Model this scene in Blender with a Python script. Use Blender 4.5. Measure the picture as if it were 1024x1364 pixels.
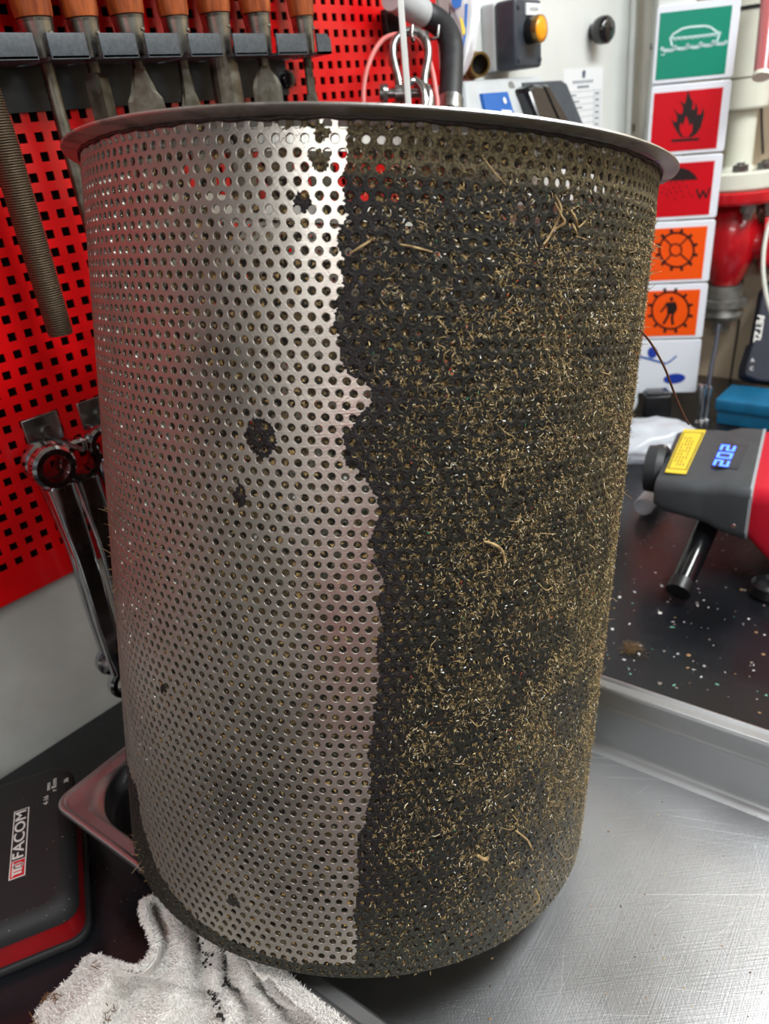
import bpy, bmesh, math, random
import numpy as np
from mathutils import Vector, Matrix

random.seed(7)
rng = np.random.default_rng(11)
for o in list(bpy.data.objects):
    bpy.data.objects.remove(o, do_unlink=True)
COL = bpy.context.scene.collection
SC = bpy.context.scene
PI = math.pi

# ------------------------------------------------------------------ camera
# world: X along the tool wall, Y towards it, Z up; floor at z = 0, bench top at z = 0.9
FPX = 995.9
CX, CY = 512.0, 682.0
CAM = np.array([0.0, 0.0, 1.377])
_az = math.radians(44.007)
_U = np.array([math.sin(_az), math.cos(_az), 0.0])          # wall direction in the camera's own heading frame
_N = np.array([math.cos(_az), -math.sin(_az), 0.0])
def conv(v):
    v = np.asarray(v, float)
    return np.array([v @ _U, -(v @ _N), v[2]])
CR = conv([0.9934, -0.05244, -0.10198])
CU = conv([0.11467, 0.4543, 0.88344])
CF = conv([0.0, 0.8893, -0.45732])

cam_d = bpy.data.cameras.new('camera')
cam_d.sensor_fit = 'VERTICAL'
cam_d.sensor_height = 36.0
cam_d.sensor_width = 36.0 * 1024 / 1364
cam_d.lens = FPX / 1364 * 36.0
cam_d.clip_start = 0.01
cam_d.dof.use_dof = True
cam_d.dof.focus_distance = 0.40
cam_d.dof.aperture_fstop = 10.5
cam_o = bpy.data.objects.new('camera', cam_d)
COL.objects.link(cam_o)
mm = Matrix.Identity(4)
for i in range(3):
    mm[i][0], mm[i][1], mm[i][2], mm[i][3] = CR[i], CU[i], -CF[i], CAM[i]
cam_o.matrix_world = mm
SC.camera = cam_o

SC.view_settings.view_transform = 'Standard'
SC.view_settings.look = 'None'
SC.view_settings.gamma = 1.0
SC.view_settings.use_curve_mapping = False
SC.view_settings.exposure = 0.0

# ------------------------------------------------------------------ world and lamps
wd = bpy.data.worlds.new('room_air')
SC.world = wd
wd.use_nodes = True
wd.node_tree.nodes['Background'].inputs[0].default_value = (0.8, 0.85, 0.9, 1)
wd.node_tree.nodes['Background'].inputs[1].default_value = 0.25

LAMPS = [  # x, y, length x, length y, watts
    (0.75, -0.35, 1.1, 0.32, 30.0),
    (-1.60, -0.95, 0.5, 1.2, 45.0),
    (0.60, -1.75, 1.1, 0.32, 16.0),
]
CEIL = 2.30
def add_area(loc, sx, sy, watts, col=(0.955, 0.985, 1.0)):
    l = bpy.data.lights.new('lamp_light', 'AREA')
    l.shape = 'RECTANGLE'
    l.size, l.size_y = sx, sy
    l.energy = watts
    l.color = col
    o = bpy.data.objects.new('lamp_light', l)
    COL.objects.link(o)
    o.location = loc
    return o

# ------------------------------------------------------------------ pixel helpers (a pixel gives a direction; distance comes from a surface)
def ray(px, py):
    d = CF + (px - CX) / FPX * CR - (py - CY) / FPX * CU
    return d
def at_z(px, py, z):
    d = ray(px, py); return CAM + d * ((z - CAM[2]) / d[2])
WALL_Y = 0.6138
def at_wall(px, py, off=0.0):
    d = ray(px, py); return CAM + d * ((WALL_Y - off - CAM[1]) / d[1])
def at_x(px, py, x):
    d = ray(px, py); return CAM + d * ((x - CAM[0]) / d[0])
def at_depth(px, py, dep):
    return CAM + ray(px, py) * dep
def at_plane(px, py, p0, nrm):
    d = ray(px, py); return CAM + d * (np.dot(np.asarray(p0) - CAM, nrm) / np.dot(d, nrm))

# ------------------------------------------------------------------ materials
def lin(c):
    return tuple(((x / 255) / 12.92 if x / 255 <= 0.04045 else ((x / 255 + 0.055) / 1.055) ** 2.4) for x in c)
_mats = {}
def mat(name, rgb=(128, 128, 128), rough=0.5, metal=0.0, noise=0.0, nscale=40.0, bump=0.0, bscale=200.0,
        spec=0.5, emit=None, estr=0.0, alpha=None, trans=0.0, coat=0.0, rnoise=0.0, attr=None, dark=None, sss=0.0):
    if name in _mats: return _mats[name]
    m = bpy.data.materials.new(name); m.use_nodes = True
    nt = m.node_tree; b = nt.nodes['Principled BSDF']
    col = (*lin(rgb), 1)
    b.inputs['Base Color'].default_value = col
    b.inputs['Roughness'].default_value = rough
    b.inputs['Metallic'].default_value = metal
    b.inputs['Specular IOR Level'].default_value = spec
    b.inputs['Coat Weight'].default_value = coat
    b.inputs['Transmission Weight'].default_value = trans
    if alpha is not None: b.inputs['Alpha'].default_value = alpha
    if emit:
        b.inputs['Emission Color'].default_value = (*lin(emit), 1); b.inputs['Emission Strength'].default_value = estr
    tc = nt.nodes.new('ShaderNodeTexCoord')
    src = None
    if attr:
        a = nt.nodes.new('ShaderNodeAttribute'); a.attribute_name = attr; src = a.outputs['Color']
        nt.links.new(src, b.inputs['Base Color'])
    if noise > 0:
        n = nt.nodes.new('ShaderNodeTexNoise'); n.inputs['Scale'].default_value = nscale; n.inputs['Detail'].default_value = 6
        nt.links.new(tc.outputs['Object'], n.inputs['Vector'])
        mx = nt.nodes.new('ShaderNodeMix'); mx.data_type = 'RGBA'
        d = dark if dark else tuple(max(0, x * (1 - noise)) for x in rgb)
        rp = nt.nodes.new('ShaderNodeMapRange'); rp.inputs[1].default_value = 0.35; rp.inputs[2].default_value = 0.65
        nt.links.new(n.outputs['Fac'], rp.inputs[0])
        nt.links.new(rp.outputs[0], mx.inputs[0])
        mx.inputs[6].default_value = (*lin(d), 1)
        if src: nt.links.new(src, mx.inputs[7])
        else: mx.inputs[7].default_value = col
        nt.links.new(mx.outputs[2], b.inputs['Base Color'])
        if rnoise > 0:
            mr = nt.nodes.new('ShaderNodeMapRange')
            mr.inputs[3].default_value = max(0.02, rough - rnoise); mr.inputs[4].default_value = min(1, rough + rnoise)
            nt.links.new(n.outputs['Fac'], mr.inputs[0]); nt.links.new(mr.outputs[0], b.inputs['Roughness'])
    if bump > 0:
        n2 = nt.nodes.new('ShaderNodeTexNoise'); n2.inputs['Scale'].default_value = bscale; n2.inputs['Detail'].default_value = 4
        nt.links.new(tc.outputs['Object'], n2.inputs['Vector'])
        bp = nt.nodes.new('ShaderNodeBump'); bp.inputs['Strength'].default_value = bump; bp.inputs['Distance'].default_value = 0.001
        nt.links.new(n2.outputs['Fac'], bp.inputs['Height']); nt.links.new(bp.outputs['Normal'], b.inputs['Normal'])
    _mats[name] = m
    return m

M_white = mat('white_paint', (226, 230, 226), 0.35, noise=0.06, nscale=6, bump=0.03)
M_wall = mat('wall_paint', (206, 208, 202), 0.45, noise=0.16, nscale=9, bump=0.04)
M_grwall = mat('grey_wall_paint', (150, 150, 144), 0.5, noise=0.06, nscale=4)
M_beige = mat('beige_paint', (196, 176, 150), 0.5, noise=0.07, nscale=5, bump=0.05)
M_ceil = mat('ceiling_paint', (225, 226, 222), 0.7, noise=0.04, nscale=3)
M_floor = mat('floor_paint', (92, 98, 96), 0.5, noise=0.2, nscale=8)
M_red = mat('red_panel_paint', (224, 10, 16), 0.32, noise=0.07, nscale=30, bump=0.02, coat=0.2)
M_dark = mat('dark_void', (14, 14, 15), 0.8)
M_bench = mat('bench_rubber', (26, 28, 32), 0.26, noise=0.35, nscale=14, bump=0.12, bscale=120, rnoise=0.12)
M_rack = mat('rack_paint', (64, 71, 77), 0.42, noise=0.25, nscale=420, bump=0.05, bscale=500, dark=(78, 86, 92))
M_black = mat('black_plastic', (22, 23, 25), 0.38, noise=0.2, nscale=60, bump=0.05, bscale=900)
M_blackg = mat('black_gloss', (16, 17, 19), 0.14, coat=0.4)
M_rubber = mat('black_rubber', (40, 43, 46), 0.5, noise=0.3, nscale=90, bump=0.1, bscale=600)
M_chrome = mat('chrome', (205, 207, 210), 0.12, metal=1.0, noise=0.12, nscale=60, rnoise=0.06)
M_zinc = mat('zinc_steel', (165, 167, 165), 0.3, metal=1.0, noise=0.2, nscale=120, rnoise=0.1)
M_ferrule = mat('ferrule_steel', (172, 172, 164), 0.3, metal=1.0, noise=0.15, nscale=90, rnoise=0.1)
M_blade = mat('tool_steel', (116, 114, 104), 0.45, metal=1.0, noise=0.3, nscale=130, rnoise=0.1, dark=(92, 86, 74))
M_brass = mat('brass', (176, 142, 88), 0.32, metal=1.0, noise=0.2, nscale=120)
M_grey = mat('grey_plastic', (190, 196, 198), 0.35, noise=0.05, nscale=40)
M_slate = mat('slate_plastic', (58, 66, 76), 0.42, noise=0.15, nscale=90)
M_amber = mat('amber_lens', (240, 158, 20), 0.25, emit=(255, 160, 20), estr=0.15)
M_paper = mat('paper', (226, 231, 233), 0.6)
M_ink = mat('ink', (70, 84, 104), 0.6)
M_blue = mat('blue_print', (22, 92, 172), 0.4)
M_navy = mat('navy_print', (30, 58, 160), 0.4)
M_bluebox = mat('blue_box_paint', (22, 108, 150), 0.42, noise=0.15, nscale=30, bump=0.06, bscale=250)
M_signw = mat('sign_white', (228, 233, 240), 0.3)
M_sgreen = mat('sign_green', (0, 136, 110), 0.3)
M_sred = mat('sign_red', (196, 4, 24), 0.3)
M_sorange = mat('sign_orange', (240, 84, 6), 0.3)
M_sink = mat('sign_black', (24, 12, 12), 0.4)
M_spale = mat('sign_pale', (196, 226, 224), 0.4)
M_valve = mat('valve_red', (198, 22, 32), 0.25, noise=0.12, nscale=40, coat=0.3, bump=0.1, bscale=60)
M_cream = mat('cream_paint', (226, 228, 212), 0.25, noise=0.05, nscale=20, coat=0.2)
M_pink = mat('pink_hose', (226, 130, 124), 0.35)
M_sight = mat('sight_glass', (178, 96, 98), 0.2, coat=0.4)
M_casered = mat('case_red', (150, 14, 20), 0.35, noise=0.1, nscale=50)
M_caseblk = mat('case_black', (32, 33, 34), 0.62, noise=0.12, nscale=14, bump=0.05, bscale=1400)
M_label = mat('white_print', (222, 222, 216), 0.5)
M_lred = mat('logo_red', (206, 34, 44), 0.45)
M_devgrey = mat('device_grey', (66, 71, 74), 0.5, noise=0.08, nscale=60, bump=0.05, bscale=1500)
M_devred = mat('device_red', (200, 26, 48), 0.4)
M_yellow = mat('yellow_label', (226, 200, 60), 0.4)
M_display = mat('display_glass', (46, 52, 60), 0.15)
M_digit = mat('blue_digits', (60, 90, 255), 0.3, emit=(60, 100, 255), estr=5.0)
M_bag = mat('clear_bag', (222, 230, 238), 0.18, trans=0.0, alpha=0.62, bump=0.3, bscale=40)
M_film = mat('clear_film', (228, 234, 240), 0.1, alpha=0.35, bump=0.4, bscale=60)
M_wire = mat('copper_wire', (96, 62, 46), 0.45, metal=0.4)
M_flake = mat('paint_flakes', rough=0.6, attr='Col')
M_wood = None

def wood_mat():
    m = bpy.data.materials.new('handle_wood'); m.use_nodes = True
    nt = m.node_tree; b = nt.nodes['Principled BSDF']
    tc = nt.nodes.new('ShaderNodeTexCoord'); mp = nt.nodes.new('ShaderNodeMapping')
    mp.inputs['Scale'].default_value = (220, 220, 22)
    n = nt.nodes.new('ShaderNodeTexNoise'); n.inputs['Scale'].default_value = 1.0; n.inputs['Detail'].default_value = 5
    cr = nt.nodes.new('ShaderNodeValToRGB')
    cr.color_ramp.elements[0].position = 0.3; cr.color_ramp.elements[0].color = (*lin((112, 46, 20)), 1)
    cr.color_ramp.elements[1].position = 0.7; cr.color_ramp.elements[1].color = (*lin((186, 98, 46)), 1)
    nt.links.new(tc.outputs['Object'], mp.inputs['Vector']); nt.links.new(mp.outputs[0], n.inputs['Vector'])
    nt.links.new(n.outputs['Fac'], cr.inputs[0]); nt.links.new(cr.outputs[0], b.inputs['Base Color'])
    b.inputs['Roughness'].default_value = 0.38; b.inputs['Coat Weight'].default_value = 0.15
    return m
M_wood = wood_mat()

def steel_mat(name, rgb, rough, uvscr=True, scale=1.0, dirt=0.0, dirtrgb=(60, 54, 40), film=False, spread=0.15, bstr=0.12):
    """scratched stainless steel: cross hatched fine scratches, smears in gloss"""
    m = bpy.data.materials.new(name); m.use_nodes = True
    nt = m.node_tree; b = nt.nodes['Principled BSDF']; L = nt.links.new
    b.inputs['Metallic'].default_value = 1.0
    b.inputs['Roughness'].default_value = rough
    tc = nt.nodes.new('ShaderNodeTexCoord')
    vec = tc.outputs['UV'] if uvscr else tc.outputs['Object']
    heights = []
    for ang in (0.75, -0.8, 0.1):
        mp = nt.nodes.new('ShaderNodeMapping'); mp.vector_type = 'TEXTURE'; mp.inputs['Rotation'].default_value = (0, 0, ang)
        mp.inputs['Scale'].default_value = (1 / (60 * scale), 1 / (1800 * scale), 1 / 60)
        n = nt.nodes.new('ShaderNodeTexNoise'); n.inputs['Scale'].default_value = 1.0; n.inputs['Detail'].default_value = 2
        L(vec, mp.inputs['Vector']); L(mp.outputs[0], n.inputs['Vector']); heights.append(n.outputs['Fac'])
    ad = nt.nodes.new('ShaderNodeMath'); ad.operation = 'ADD'; L(heights[0], ad.inputs[0]); L(heights[1], ad.inputs[1])
    ad2 = nt.nodes.new('ShaderNodeMath'); ad2.operation = 'ADD'; L(ad.outputs[0], ad2.inputs[0]); L(heights[2], ad2.inputs[1])
    bp = nt.nodes.new('ShaderNodeBump'); bp.inputs['Strength'].default_value = bstr; bp.inputs['Distance'].default_value = 0.0006
    L(ad2.outputs[0], bp.inputs['Height']); L(bp.outputs['Normal'], b.inputs['Normal'])
    big = nt.nodes.new('ShaderNodeTexNoise'); big.inputs['Scale'].default_value = 14 * scale; big.inputs['Detail'].default_value = 5
    L(vec, big.inputs['Vector'])
    mr = nt.nodes.new('ShaderNodeMapRange'); mr.inputs[1].default_value = 0.3; mr.inputs[2].default_value = 0.7
    mr.inputs[3].default_value = max(rough - spread, .03); mr.inputs[4].default_value = rough + spread
    L(big.outputs['Fac'], mr.inputs[0]); L(mr.outputs[0], b.inputs['Roughness'])
    mx = nt.nodes.new('ShaderNodeMix'); mx.data_type = 'RGBA'
    mx.inputs[6].default_value = (*lin(rgb), 1); mx.inputs[7].default_value = (*lin(tuple(x * 0.86 for x in rgb)), 1)
    L(big.outputs['Fac'], mx.inputs[0])
    out = mx.outputs[2]
    if dirt > 0:
        dn = nt.nodes.new('ShaderNodeTexNoise'); dn.inputs['Scale'].default_value = 34; dn.inputs['Detail'].default_value = 8
        L(tc.outputs['Object'], dn.inputs['Vector'])
        dr = nt.nodes.new('ShaderNodeMapRange'); dr.inputs[1].default_value = 1 - dirt; dr.inputs[2].default_value = 1 - dirt + 0.12
        L(dn.outputs['Fac'], dr.inputs[0])
        m2 = nt.nodes.new('ShaderNodeMix'); m2.data_type = 'RGBA'; L(dr.outputs[0], m2.inputs[0]); L(out, m2.inputs[6])
        m2.inputs[7].default_value = (*lin(dirtrgb), 1); out = m2.outputs[2]
        inv = nt.nodes.new('ShaderNodeMath'); inv.operation = 'SUBTRACT'; inv.inputs[0].default_value = 1.0; L(dr.outputs[0], inv.inputs[1])
        L(inv.outputs[0], b.inputs['Metallic'])
    if film:  # dull dirt tone, tinted to offset the red panel's reflection
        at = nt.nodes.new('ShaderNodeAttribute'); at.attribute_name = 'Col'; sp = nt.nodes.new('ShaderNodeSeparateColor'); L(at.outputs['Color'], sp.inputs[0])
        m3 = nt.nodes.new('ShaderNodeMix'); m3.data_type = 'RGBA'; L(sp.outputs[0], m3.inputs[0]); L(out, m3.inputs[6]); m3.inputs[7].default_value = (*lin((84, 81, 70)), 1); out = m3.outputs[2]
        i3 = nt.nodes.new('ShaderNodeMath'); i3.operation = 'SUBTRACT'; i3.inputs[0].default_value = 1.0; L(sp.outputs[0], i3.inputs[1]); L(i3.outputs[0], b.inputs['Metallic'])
    L(out, b.inputs['Base Color'])
    return m
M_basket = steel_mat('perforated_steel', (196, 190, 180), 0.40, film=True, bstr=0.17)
M_rim = steel_mat('rim_steel', (200, 198, 192), 0.42, uvscr=False, dirt=0.46, dirtrgb=(92, 86, 76), spread=0.12)
M_inner = steel_mat('collar_steel', (182, 180, 172), 0.4, uvscr=False)

def tray_mat():
    m = steel_mat('tray_steel', (204, 206, 208), 0.38, uvscr=False, scale=0.5, spread=0.08, bstr=0.10)
    nt = m.node_tree; L = nt.links.new; b = nt.nodes['Principled BSDF']
    tc = nt.nodes.new('ShaderNodeTexCoord'); acc = None
    for ang, sx, sy, lo in ((-1.02, 1900, 4.0, .725), (-0.93, 1600, 3.5, .735), (-1.15, 2100, 5, .735), (0.45, 1800, 6, .75), (-0.3, 2000, 8, .755)):
        mp = nt.nodes.new('ShaderNodeMapping'); mp.vector_type = 'TEXTURE'; mp.inputs['Rotation'].default_value = (0, 0, ang); mp.inputs['Scale'].default_value = (1 / sy, 1 / sx, 1)
        n = nt.nodes.new('ShaderNodeTexNoise'); n.inputs['Scale'].default_value = 1.0; n.inputs['Detail'].default_value = 1.5; n.inputs['Distortion'].default_value = 0.15
        r = nt.nodes.new('ShaderNodeMapRange'); r.inputs[1].default_value = lo; r.inputs[2].default_value = lo + 0.03
        L(tc.outputs['Object'], mp.inputs['Vector']); L(mp.outputs[0], n.inputs['Vector']); L(n.outputs['Fac'], r.inputs[0])
        if acc is None: acc = r.outputs[0]
        else:
            mxn = nt.nodes.new('ShaderNodeMath'); mxn.operation = 'MAXIMUM'; L(acc, mxn.inputs[0]); L(r.outputs[0], mxn.inputs[1]); acc = mxn.outputs[0]
    src = b.inputs['Base Color'].links[0].from_socket
    mx = nt.nodes.new('ShaderNodeMix'); mx.data_type = 'RGBA'; L(acc, mx.inputs[0]); L(src, mx.inputs[6]); mx.inputs[7].default_value = (*lin((248, 248, 248)), 1); L(mx.outputs[2], b.inputs['Base Color'])
    src = b.inputs['Metallic']; inv = nt.nodes.new('ShaderNodeMath'); inv.operation = 'MULTIPLY_ADD'; L(acc, inv.inputs[0]); inv.inputs[1].default_value = -0.35; inv.inputs[2].default_value = 1.0; L(inv.outputs[0], src)
    return m
M_tray = steel_mat('tray_wall_steel', (200, 202, 204), 0.36, uvscr=False, scale=0.5, spread=0.08, bstr=0.05)
M_pan = tray_mat()

def dirt_mat():
    m = bpy.data.materials.new('dirt_crust'); m.use_nodes = True
    nt = m.node_tree; b = nt.nodes['Principled BSDF']; L = nt.links.new
    a = nt.nodes.new('ShaderNodeAttribute'); a.attribute_name = 'Col'
    tc = nt.nodes.new('ShaderNodeTexCoord')
    n = nt.nodes.new('ShaderNodeTexNoise'); n.inputs['Scale'].default_value = 900; n.inputs['Detail'].default_value = 3
    L(tc.outputs['Object'], n.inputs['Vector'])
    n3 = nt.nodes.new('ShaderNodeTexNoise'); n3.inputs['Scale'].default_value = 120; n3.inputs['Detail'].default_value = 4
    L(tc.outputs['Object'], n3.inputs['Vector'])
    mr = nt.nodes.new('ShaderNodeMapRange'); mr.inputs[1].default_value = 0.35; mr.inputs[2].default_value = 0.68
    mr.inputs[3].default_value = 0.35; mr.inputs[4].default_value = 2.1
    L(n.outputs['Fac'], mr.inputs[0])
    mx = nt.nodes.new('ShaderNodeVectorMath'); mx.operation = 'SCALE'
    L(a.outputs['Color'], mx.inputs[0]); L(mr.outputs[0], mx.inputs['Scale'])
    L(mx.outputs[0], b.inputs['Base Color'])
    b.inputs['Roughness'].default_value = 0.6
    b.inputs['Specular IOR Level'].default_value = 0.3
    bp = nt.nodes.new('ShaderNodeBump'); bp.inputs['Strength'].default_value = 0.6; bp.inputs['Distance'].default_value = 0.0008
    L(n.outputs['Fac'], bp.inputs['Height']); L(bp.outputs['Normal'], b.inputs['Normal'])
    return m
M_crust = dirt_mat()
M_fibre = mat('dry_fibre', rough=0.75, attr='Col', spec=0.25)
M_towel = mat('terry_cotton', (250, 248, 242), 0.95, noise=0.1, nscale=18, bump=0.5, bscale=700, spec=0.1)
M_terry = mat('terry_loops', rough=0.95, attr='Col', spec=0.1)

# ------------------------------------------------------------------ mesh helpers
def V3(v): return Vector((float(v[0]), float(v[1]), float(v[2])))
def frame(o, ex, ez=None, ey=None):
    """4x4 with columns ex, ey, ez at o"""
    ex = V3(ex).normalized()
    if ez is not None:
        ez = V3(ez); ez = (ez - ex * ez.dot(ex)).normalized(); ey = ez.cross(ex)
    else:
        ey = V3(ey); ey = (ey - ex * ey.dot(ex)).normalized(); ez = ex.cross(ey)
    m = Matrix.Identity(4)
    for i in range(3):
        m[i][0], m[i][1], m[i][2], m[i][3] = ex[i], ey[i], ez[i], float(o[i])
    return m
def axis_frame(o, z):
    z = V3(z).normalized(); x = Vector((1, 0, 0)) if abs(z.x) < 0.9 else Vector((0, 1, 0))
    x = (x - z * x.dot(z)).normalized(); y = z.cross(x)
    m = Matrix.Identity(4)
    for i in range(3):
        m[i][0], m[i][1], m[i][2], m[i][3] = x[i], y[i], z[i], float(o[i])
    return m
I4 = Matrix.Identity(4)

class MB:
    def __init__(self): self.v = []; self.f = []; self.sm = []
    def add(self, vs, fs, M=I4, smooth=False):
        k = len(self.v)
        self.v += [M @ Vector(p) for p in vs]
        self.f += [tuple(i + k for i in f) for f in fs]; self.sm += [smooth] * len(fs)
        return self
    def box(self, c, s, M=I4, bev=0.0):
        x, y, z = [q / 2 for q in s]
        if bev <= 0:
            vs = [(c[0] + a * x, c[1] + b * y, c[2] + d * z) for a in (-1, 1) for b in (-1, 1) for d in (-1, 1)]
            return self.add(vs, [(0, 1, 3, 2), (4, 6, 7, 5), (0, 4, 5, 1), (2, 3, 7, 6), (0, 2, 6, 4), (1, 5, 7, 3)], M)
        bm = bmesh.new(); bmesh.ops.create_cube(bm, size=1.0)
        bmesh.ops.scale(bm, vec=s, verts=bm.verts)
        bmesh.ops.bevel(bm, geom=bm.edges[:], offset=min(bev, 0.49 * min(s)), segments=3, profile=0.5, affect='EDGES')
        bmesh.ops.translate(bm, vec=c, verts=bm.verts)
        bm.verts.index_update()
        self.add([v.co.copy() for v in bm.verts], [tuple(v.index for v in f.verts) for f in bm.faces], M, True)
        bm.free(); return self
    def rings(self, rings, M=I4, closed=True, caps=True, smooth=True):
        n = len(rings[0]); vs = [p for r in rings for p in r]; fs = []
        for i in range(len(rings) - 1):
            for j in range(n if closed else n - 1):
                a, b = i * n + j, i * n + (j + 1) % n
                fs.append((a, b, b + n, a + n))
        self.add(vs, fs, M, smooth)
        if caps and closed:
            self.add(rings[0], [tuple(range(n - 1, -1, -1))], M); self.add(rings[-1], [tuple(range(n))], M)
        return self
    def lathe(self, prof, M=I4, seg=28, caps=True, split=True, smooth=True):
        """prof: list of (r, z); sharp rings doubled when split"""
        def ring(r, z): return [(r * math.cos(2 * PI * k / seg), r * math.sin(2 * PI * k / seg), z) for k in range(seg)]
        if not split:
            return self.rings([ring(*p) for p in prof], M, True, caps, smooth)
        for i in range(len(prof) - 1):
            self.rings([ring(*prof[i]), ring(*prof[i + 1])], M, True, False, smooth)
        if caps:
            if prof[0][0] > 1e-6: self.add(ring(*prof[0]), [tuple(range(seg - 1, -1, -1))], M)
            if prof[-1][0] > 1e-6: self.add(ring(*prof[-1]), [tuple(range(seg))], M)
        return self
    def tube(self, pts, r, seg=12, caps=True, closed=False):
        pts = [V3(p) for p in pts]; n = len(pts)
        rs = r if isinstance(r, (list, tuple)) else [r] * n
        t0 = (pts[1] - pts[0]).normalized(); up = Vector((0, 0, 1)) if abs(t0.z) < 0.9 else Vector((1, 0, 0))
        nrm = (up - t0 * up.dot(t0)).normalized(); rings = []
        for i in range(n):
            if closed: t = (pts[(i + 1) % n] - pts[i - 1]).normalized()
            else: t = (pts[min(i + 1, n - 1)] - pts[max(i - 1, 0)]).normalized()
            nrm = (nrm - t * nrm.dot(t)).normalized(); bn = t.cross(nrm)
            rings.append([pts[i] + (nrm * math.cos(2 * PI * k / seg) + bn * math.sin(2 * PI * k / seg)) * rs[i] for k in range(seg)])
        if closed: rings.append(rings[0])
        return self.rings(rings, I4, True, caps and not closed, True)
    def prism(self, poly, z0, z1, M=I4, smooth=False):
        n = len(poly)
        vs = [(p[0], p[1], z0) for p in poly] + [(p[0], p[1], z1) for p in poly]
        fs = [tuple(range(n - 1, -1, -1)), tuple(range(n, 2 * n))] + [(i, (i + 1) % n, (i + 1) % n + n, i + n) for i in range(n)]
        return self.add(vs, fs, M, smooth)
    def stroke(self, pts, w, z0, z1, M=I4, closed=False):
        n = len(pts)
        for i in range(n if closed else n - 1):
            a = np.array(pts[i], float); b = np.array(pts[(i + 1) % n], float); d = b - a; l = np.hypot(*d)
            if l < 1e-9: continue
            d /= l; q = np.array([-d[1], d[0]]) * w / 2; e = d * w * 0.3
            self.prism([a - q - e, b - q + e, b + q + e, a + q - e], z0, z1, M)
        return self
    def build(self, name, m, parent=None, bevel=0.0):
        vs = [tuple(v) for v in self.v]
        me = bpy.data.meshes.new(name); o = bpy.data.objects.new(name, me); COL.objects.link(o)
        if parent is None and vs:
            a = np.array(vs); c = (a.min(0) + a.max(0)) / 2; c[2] = a[:, 2].min()
            vs = [tuple(p) for p in (a - c)]; o.location = c
        me.from_pydata(vs, [], self.f)
        me.polygons.foreach_set('use_smooth', self.sm)
        me.materials.append(m)
        if parent is not None: adopt(o, parent)
        if bevel > 0:
            bv = o.modifiers.new('bevel', 'BEVEL'); bv.width = bevel; bv.segments = 2; bv.limit_method = 'ANGLE'
            bv.harden_normals = False
        return o
def wmat(o):
    m = o.matrix_basis.copy(); p = o.parent
    if p is not None: m = wmat(p) @ o.matrix_parent_inverse @ m
    return m
def adopt(o, parent):
    o.parent = parent; o.matrix_parent_inverse = wmat(parent).inverted()
    return o
def tag(o, label, cat, group=None):
    o['label'] = label; o['category'] = cat
    if group: o['group'] = group
    return o
def thing(name, label, cat, loc=(0, 0, 0), group=None):
    o = bpy.data.objects.new(name, None); COL.objects.link(o); o.empty_display_size = 0.02
    o.location = [float(x) for x in loc]
    bpy.context.view_layer.update() if False else None
    o.matrix_basis = Matrix.Translation(V3(loc))
    return tag(o, label, cat, group)
def struct(o): o['kind'] = 'structure'; return o
def stuff(o): o['kind'] = 'stuff'; return o
def text_into(mb, s, M, size, depth=0.0003, align='CENTER', sx=1.0, bold=0.0):
    cu = bpy.data.curves.new('t', 'FONT'); cu.body = s; cu.size = size; cu.align_x = align; cu.align_y = 'CENTER'
    cu.extrude = depth / 2; cu.resolution_u = 3; cu.offset = bold * size
    ob = bpy.data.objects.new('t', cu); COL.objects.link(ob)
    dg = bpy.context.evaluated_depsgraph_get(); dg.update()
    me = bpy.data.meshes.new_from_object(ob.evaluated_get(dg))
    mb.add([(v.co.x * sx, v.co.y, v.co.z + depth / 2) for v in me.vertices], [tuple(p.vertices) for p in me.polygons], M)
    bpy.data.objects.remove(ob); bpy.data.curves.remove(cu); bpy.data.meshes.remove(me)
def raw_mesh(name, verts, faces4, m, parent=None, normals=None, cols=None, uvs=None, smooth=True, n=4):
    """fast numpy mesh: verts (N,3), faces (F,n)"""
    me = bpy.data.meshes.new(name)
    verts = np.ascontiguousarray(verts, np.float32); faces4 = np.ascontiguousarray(faces4, np.int32)
    F = len(faces4)
    me.vertices.add(len(verts)); me.vertices.foreach_set('co', verts.ravel())
    me.loops.add(F * n); me.loops.foreach_set('vertex_index', faces4.ravel())
    me.polygons.add(F); me.polygons.foreach_set('loop_start', np.arange(0, F * n, n, dtype=np.int32))
    me.update(calc_edges=True)
    me.polygons.foreach_set('use_smooth', np.full(F, smooth))
    if cols is not None:
        ca = me.color_attributes.new('Col', 'FLOAT_COLOR', 'POINT')
        c4 = np.ones((len(verts), 4), np.float32); c4[:, :3] = cols; ca.data.foreach_set('color', c4.ravel())
    if uvs is not None:
        ul = me.uv_layers.new(name='UVMap'); ul.data.foreach_set('uv', np.ascontiguousarray(uvs, np.float32)[faces4.ravel()].ravel())
    if normals is not None:
        me.normals_split_custom_set_from_vertices(np.ascontiguousarray(normals, np.float32))
    me.materials.append(m)
    o = bpy.data.objects.new(name, me); COL.objects.link(o)
    if parent is not None: o.parent = parent
    return o
def vnoise(x, y, seed=0):
    x = np.asarray(x, float); y = np.asarray(y, float)
    xi = np.floor(x).astype(np.int64); yi = np.floor(y).astype(np.int64); fx = x - xi; fy = y - yi
    def h(a, b):
        k = (a * 374761393 + b * 668265263 + seed * 974711) & 0x7fffffff
        k = ((k ^ (k >> 13)) * 1274126177) & 0x7fffffff
        return ((k ^ (k >> 16)) & 0xffff) / 65535.0
    sx = fx * fx * (3 - 2 * fx); sy = fy * fy * (3 - 2 * fy)
    a = h(xi, yi) * (1 - sx) + h(xi + 1, yi) * sx; b = h(xi, yi + 1) * (1 - sx) + h(xi + 1, yi + 1) * sx
    return a * (1 - sy) + b * sy
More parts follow.
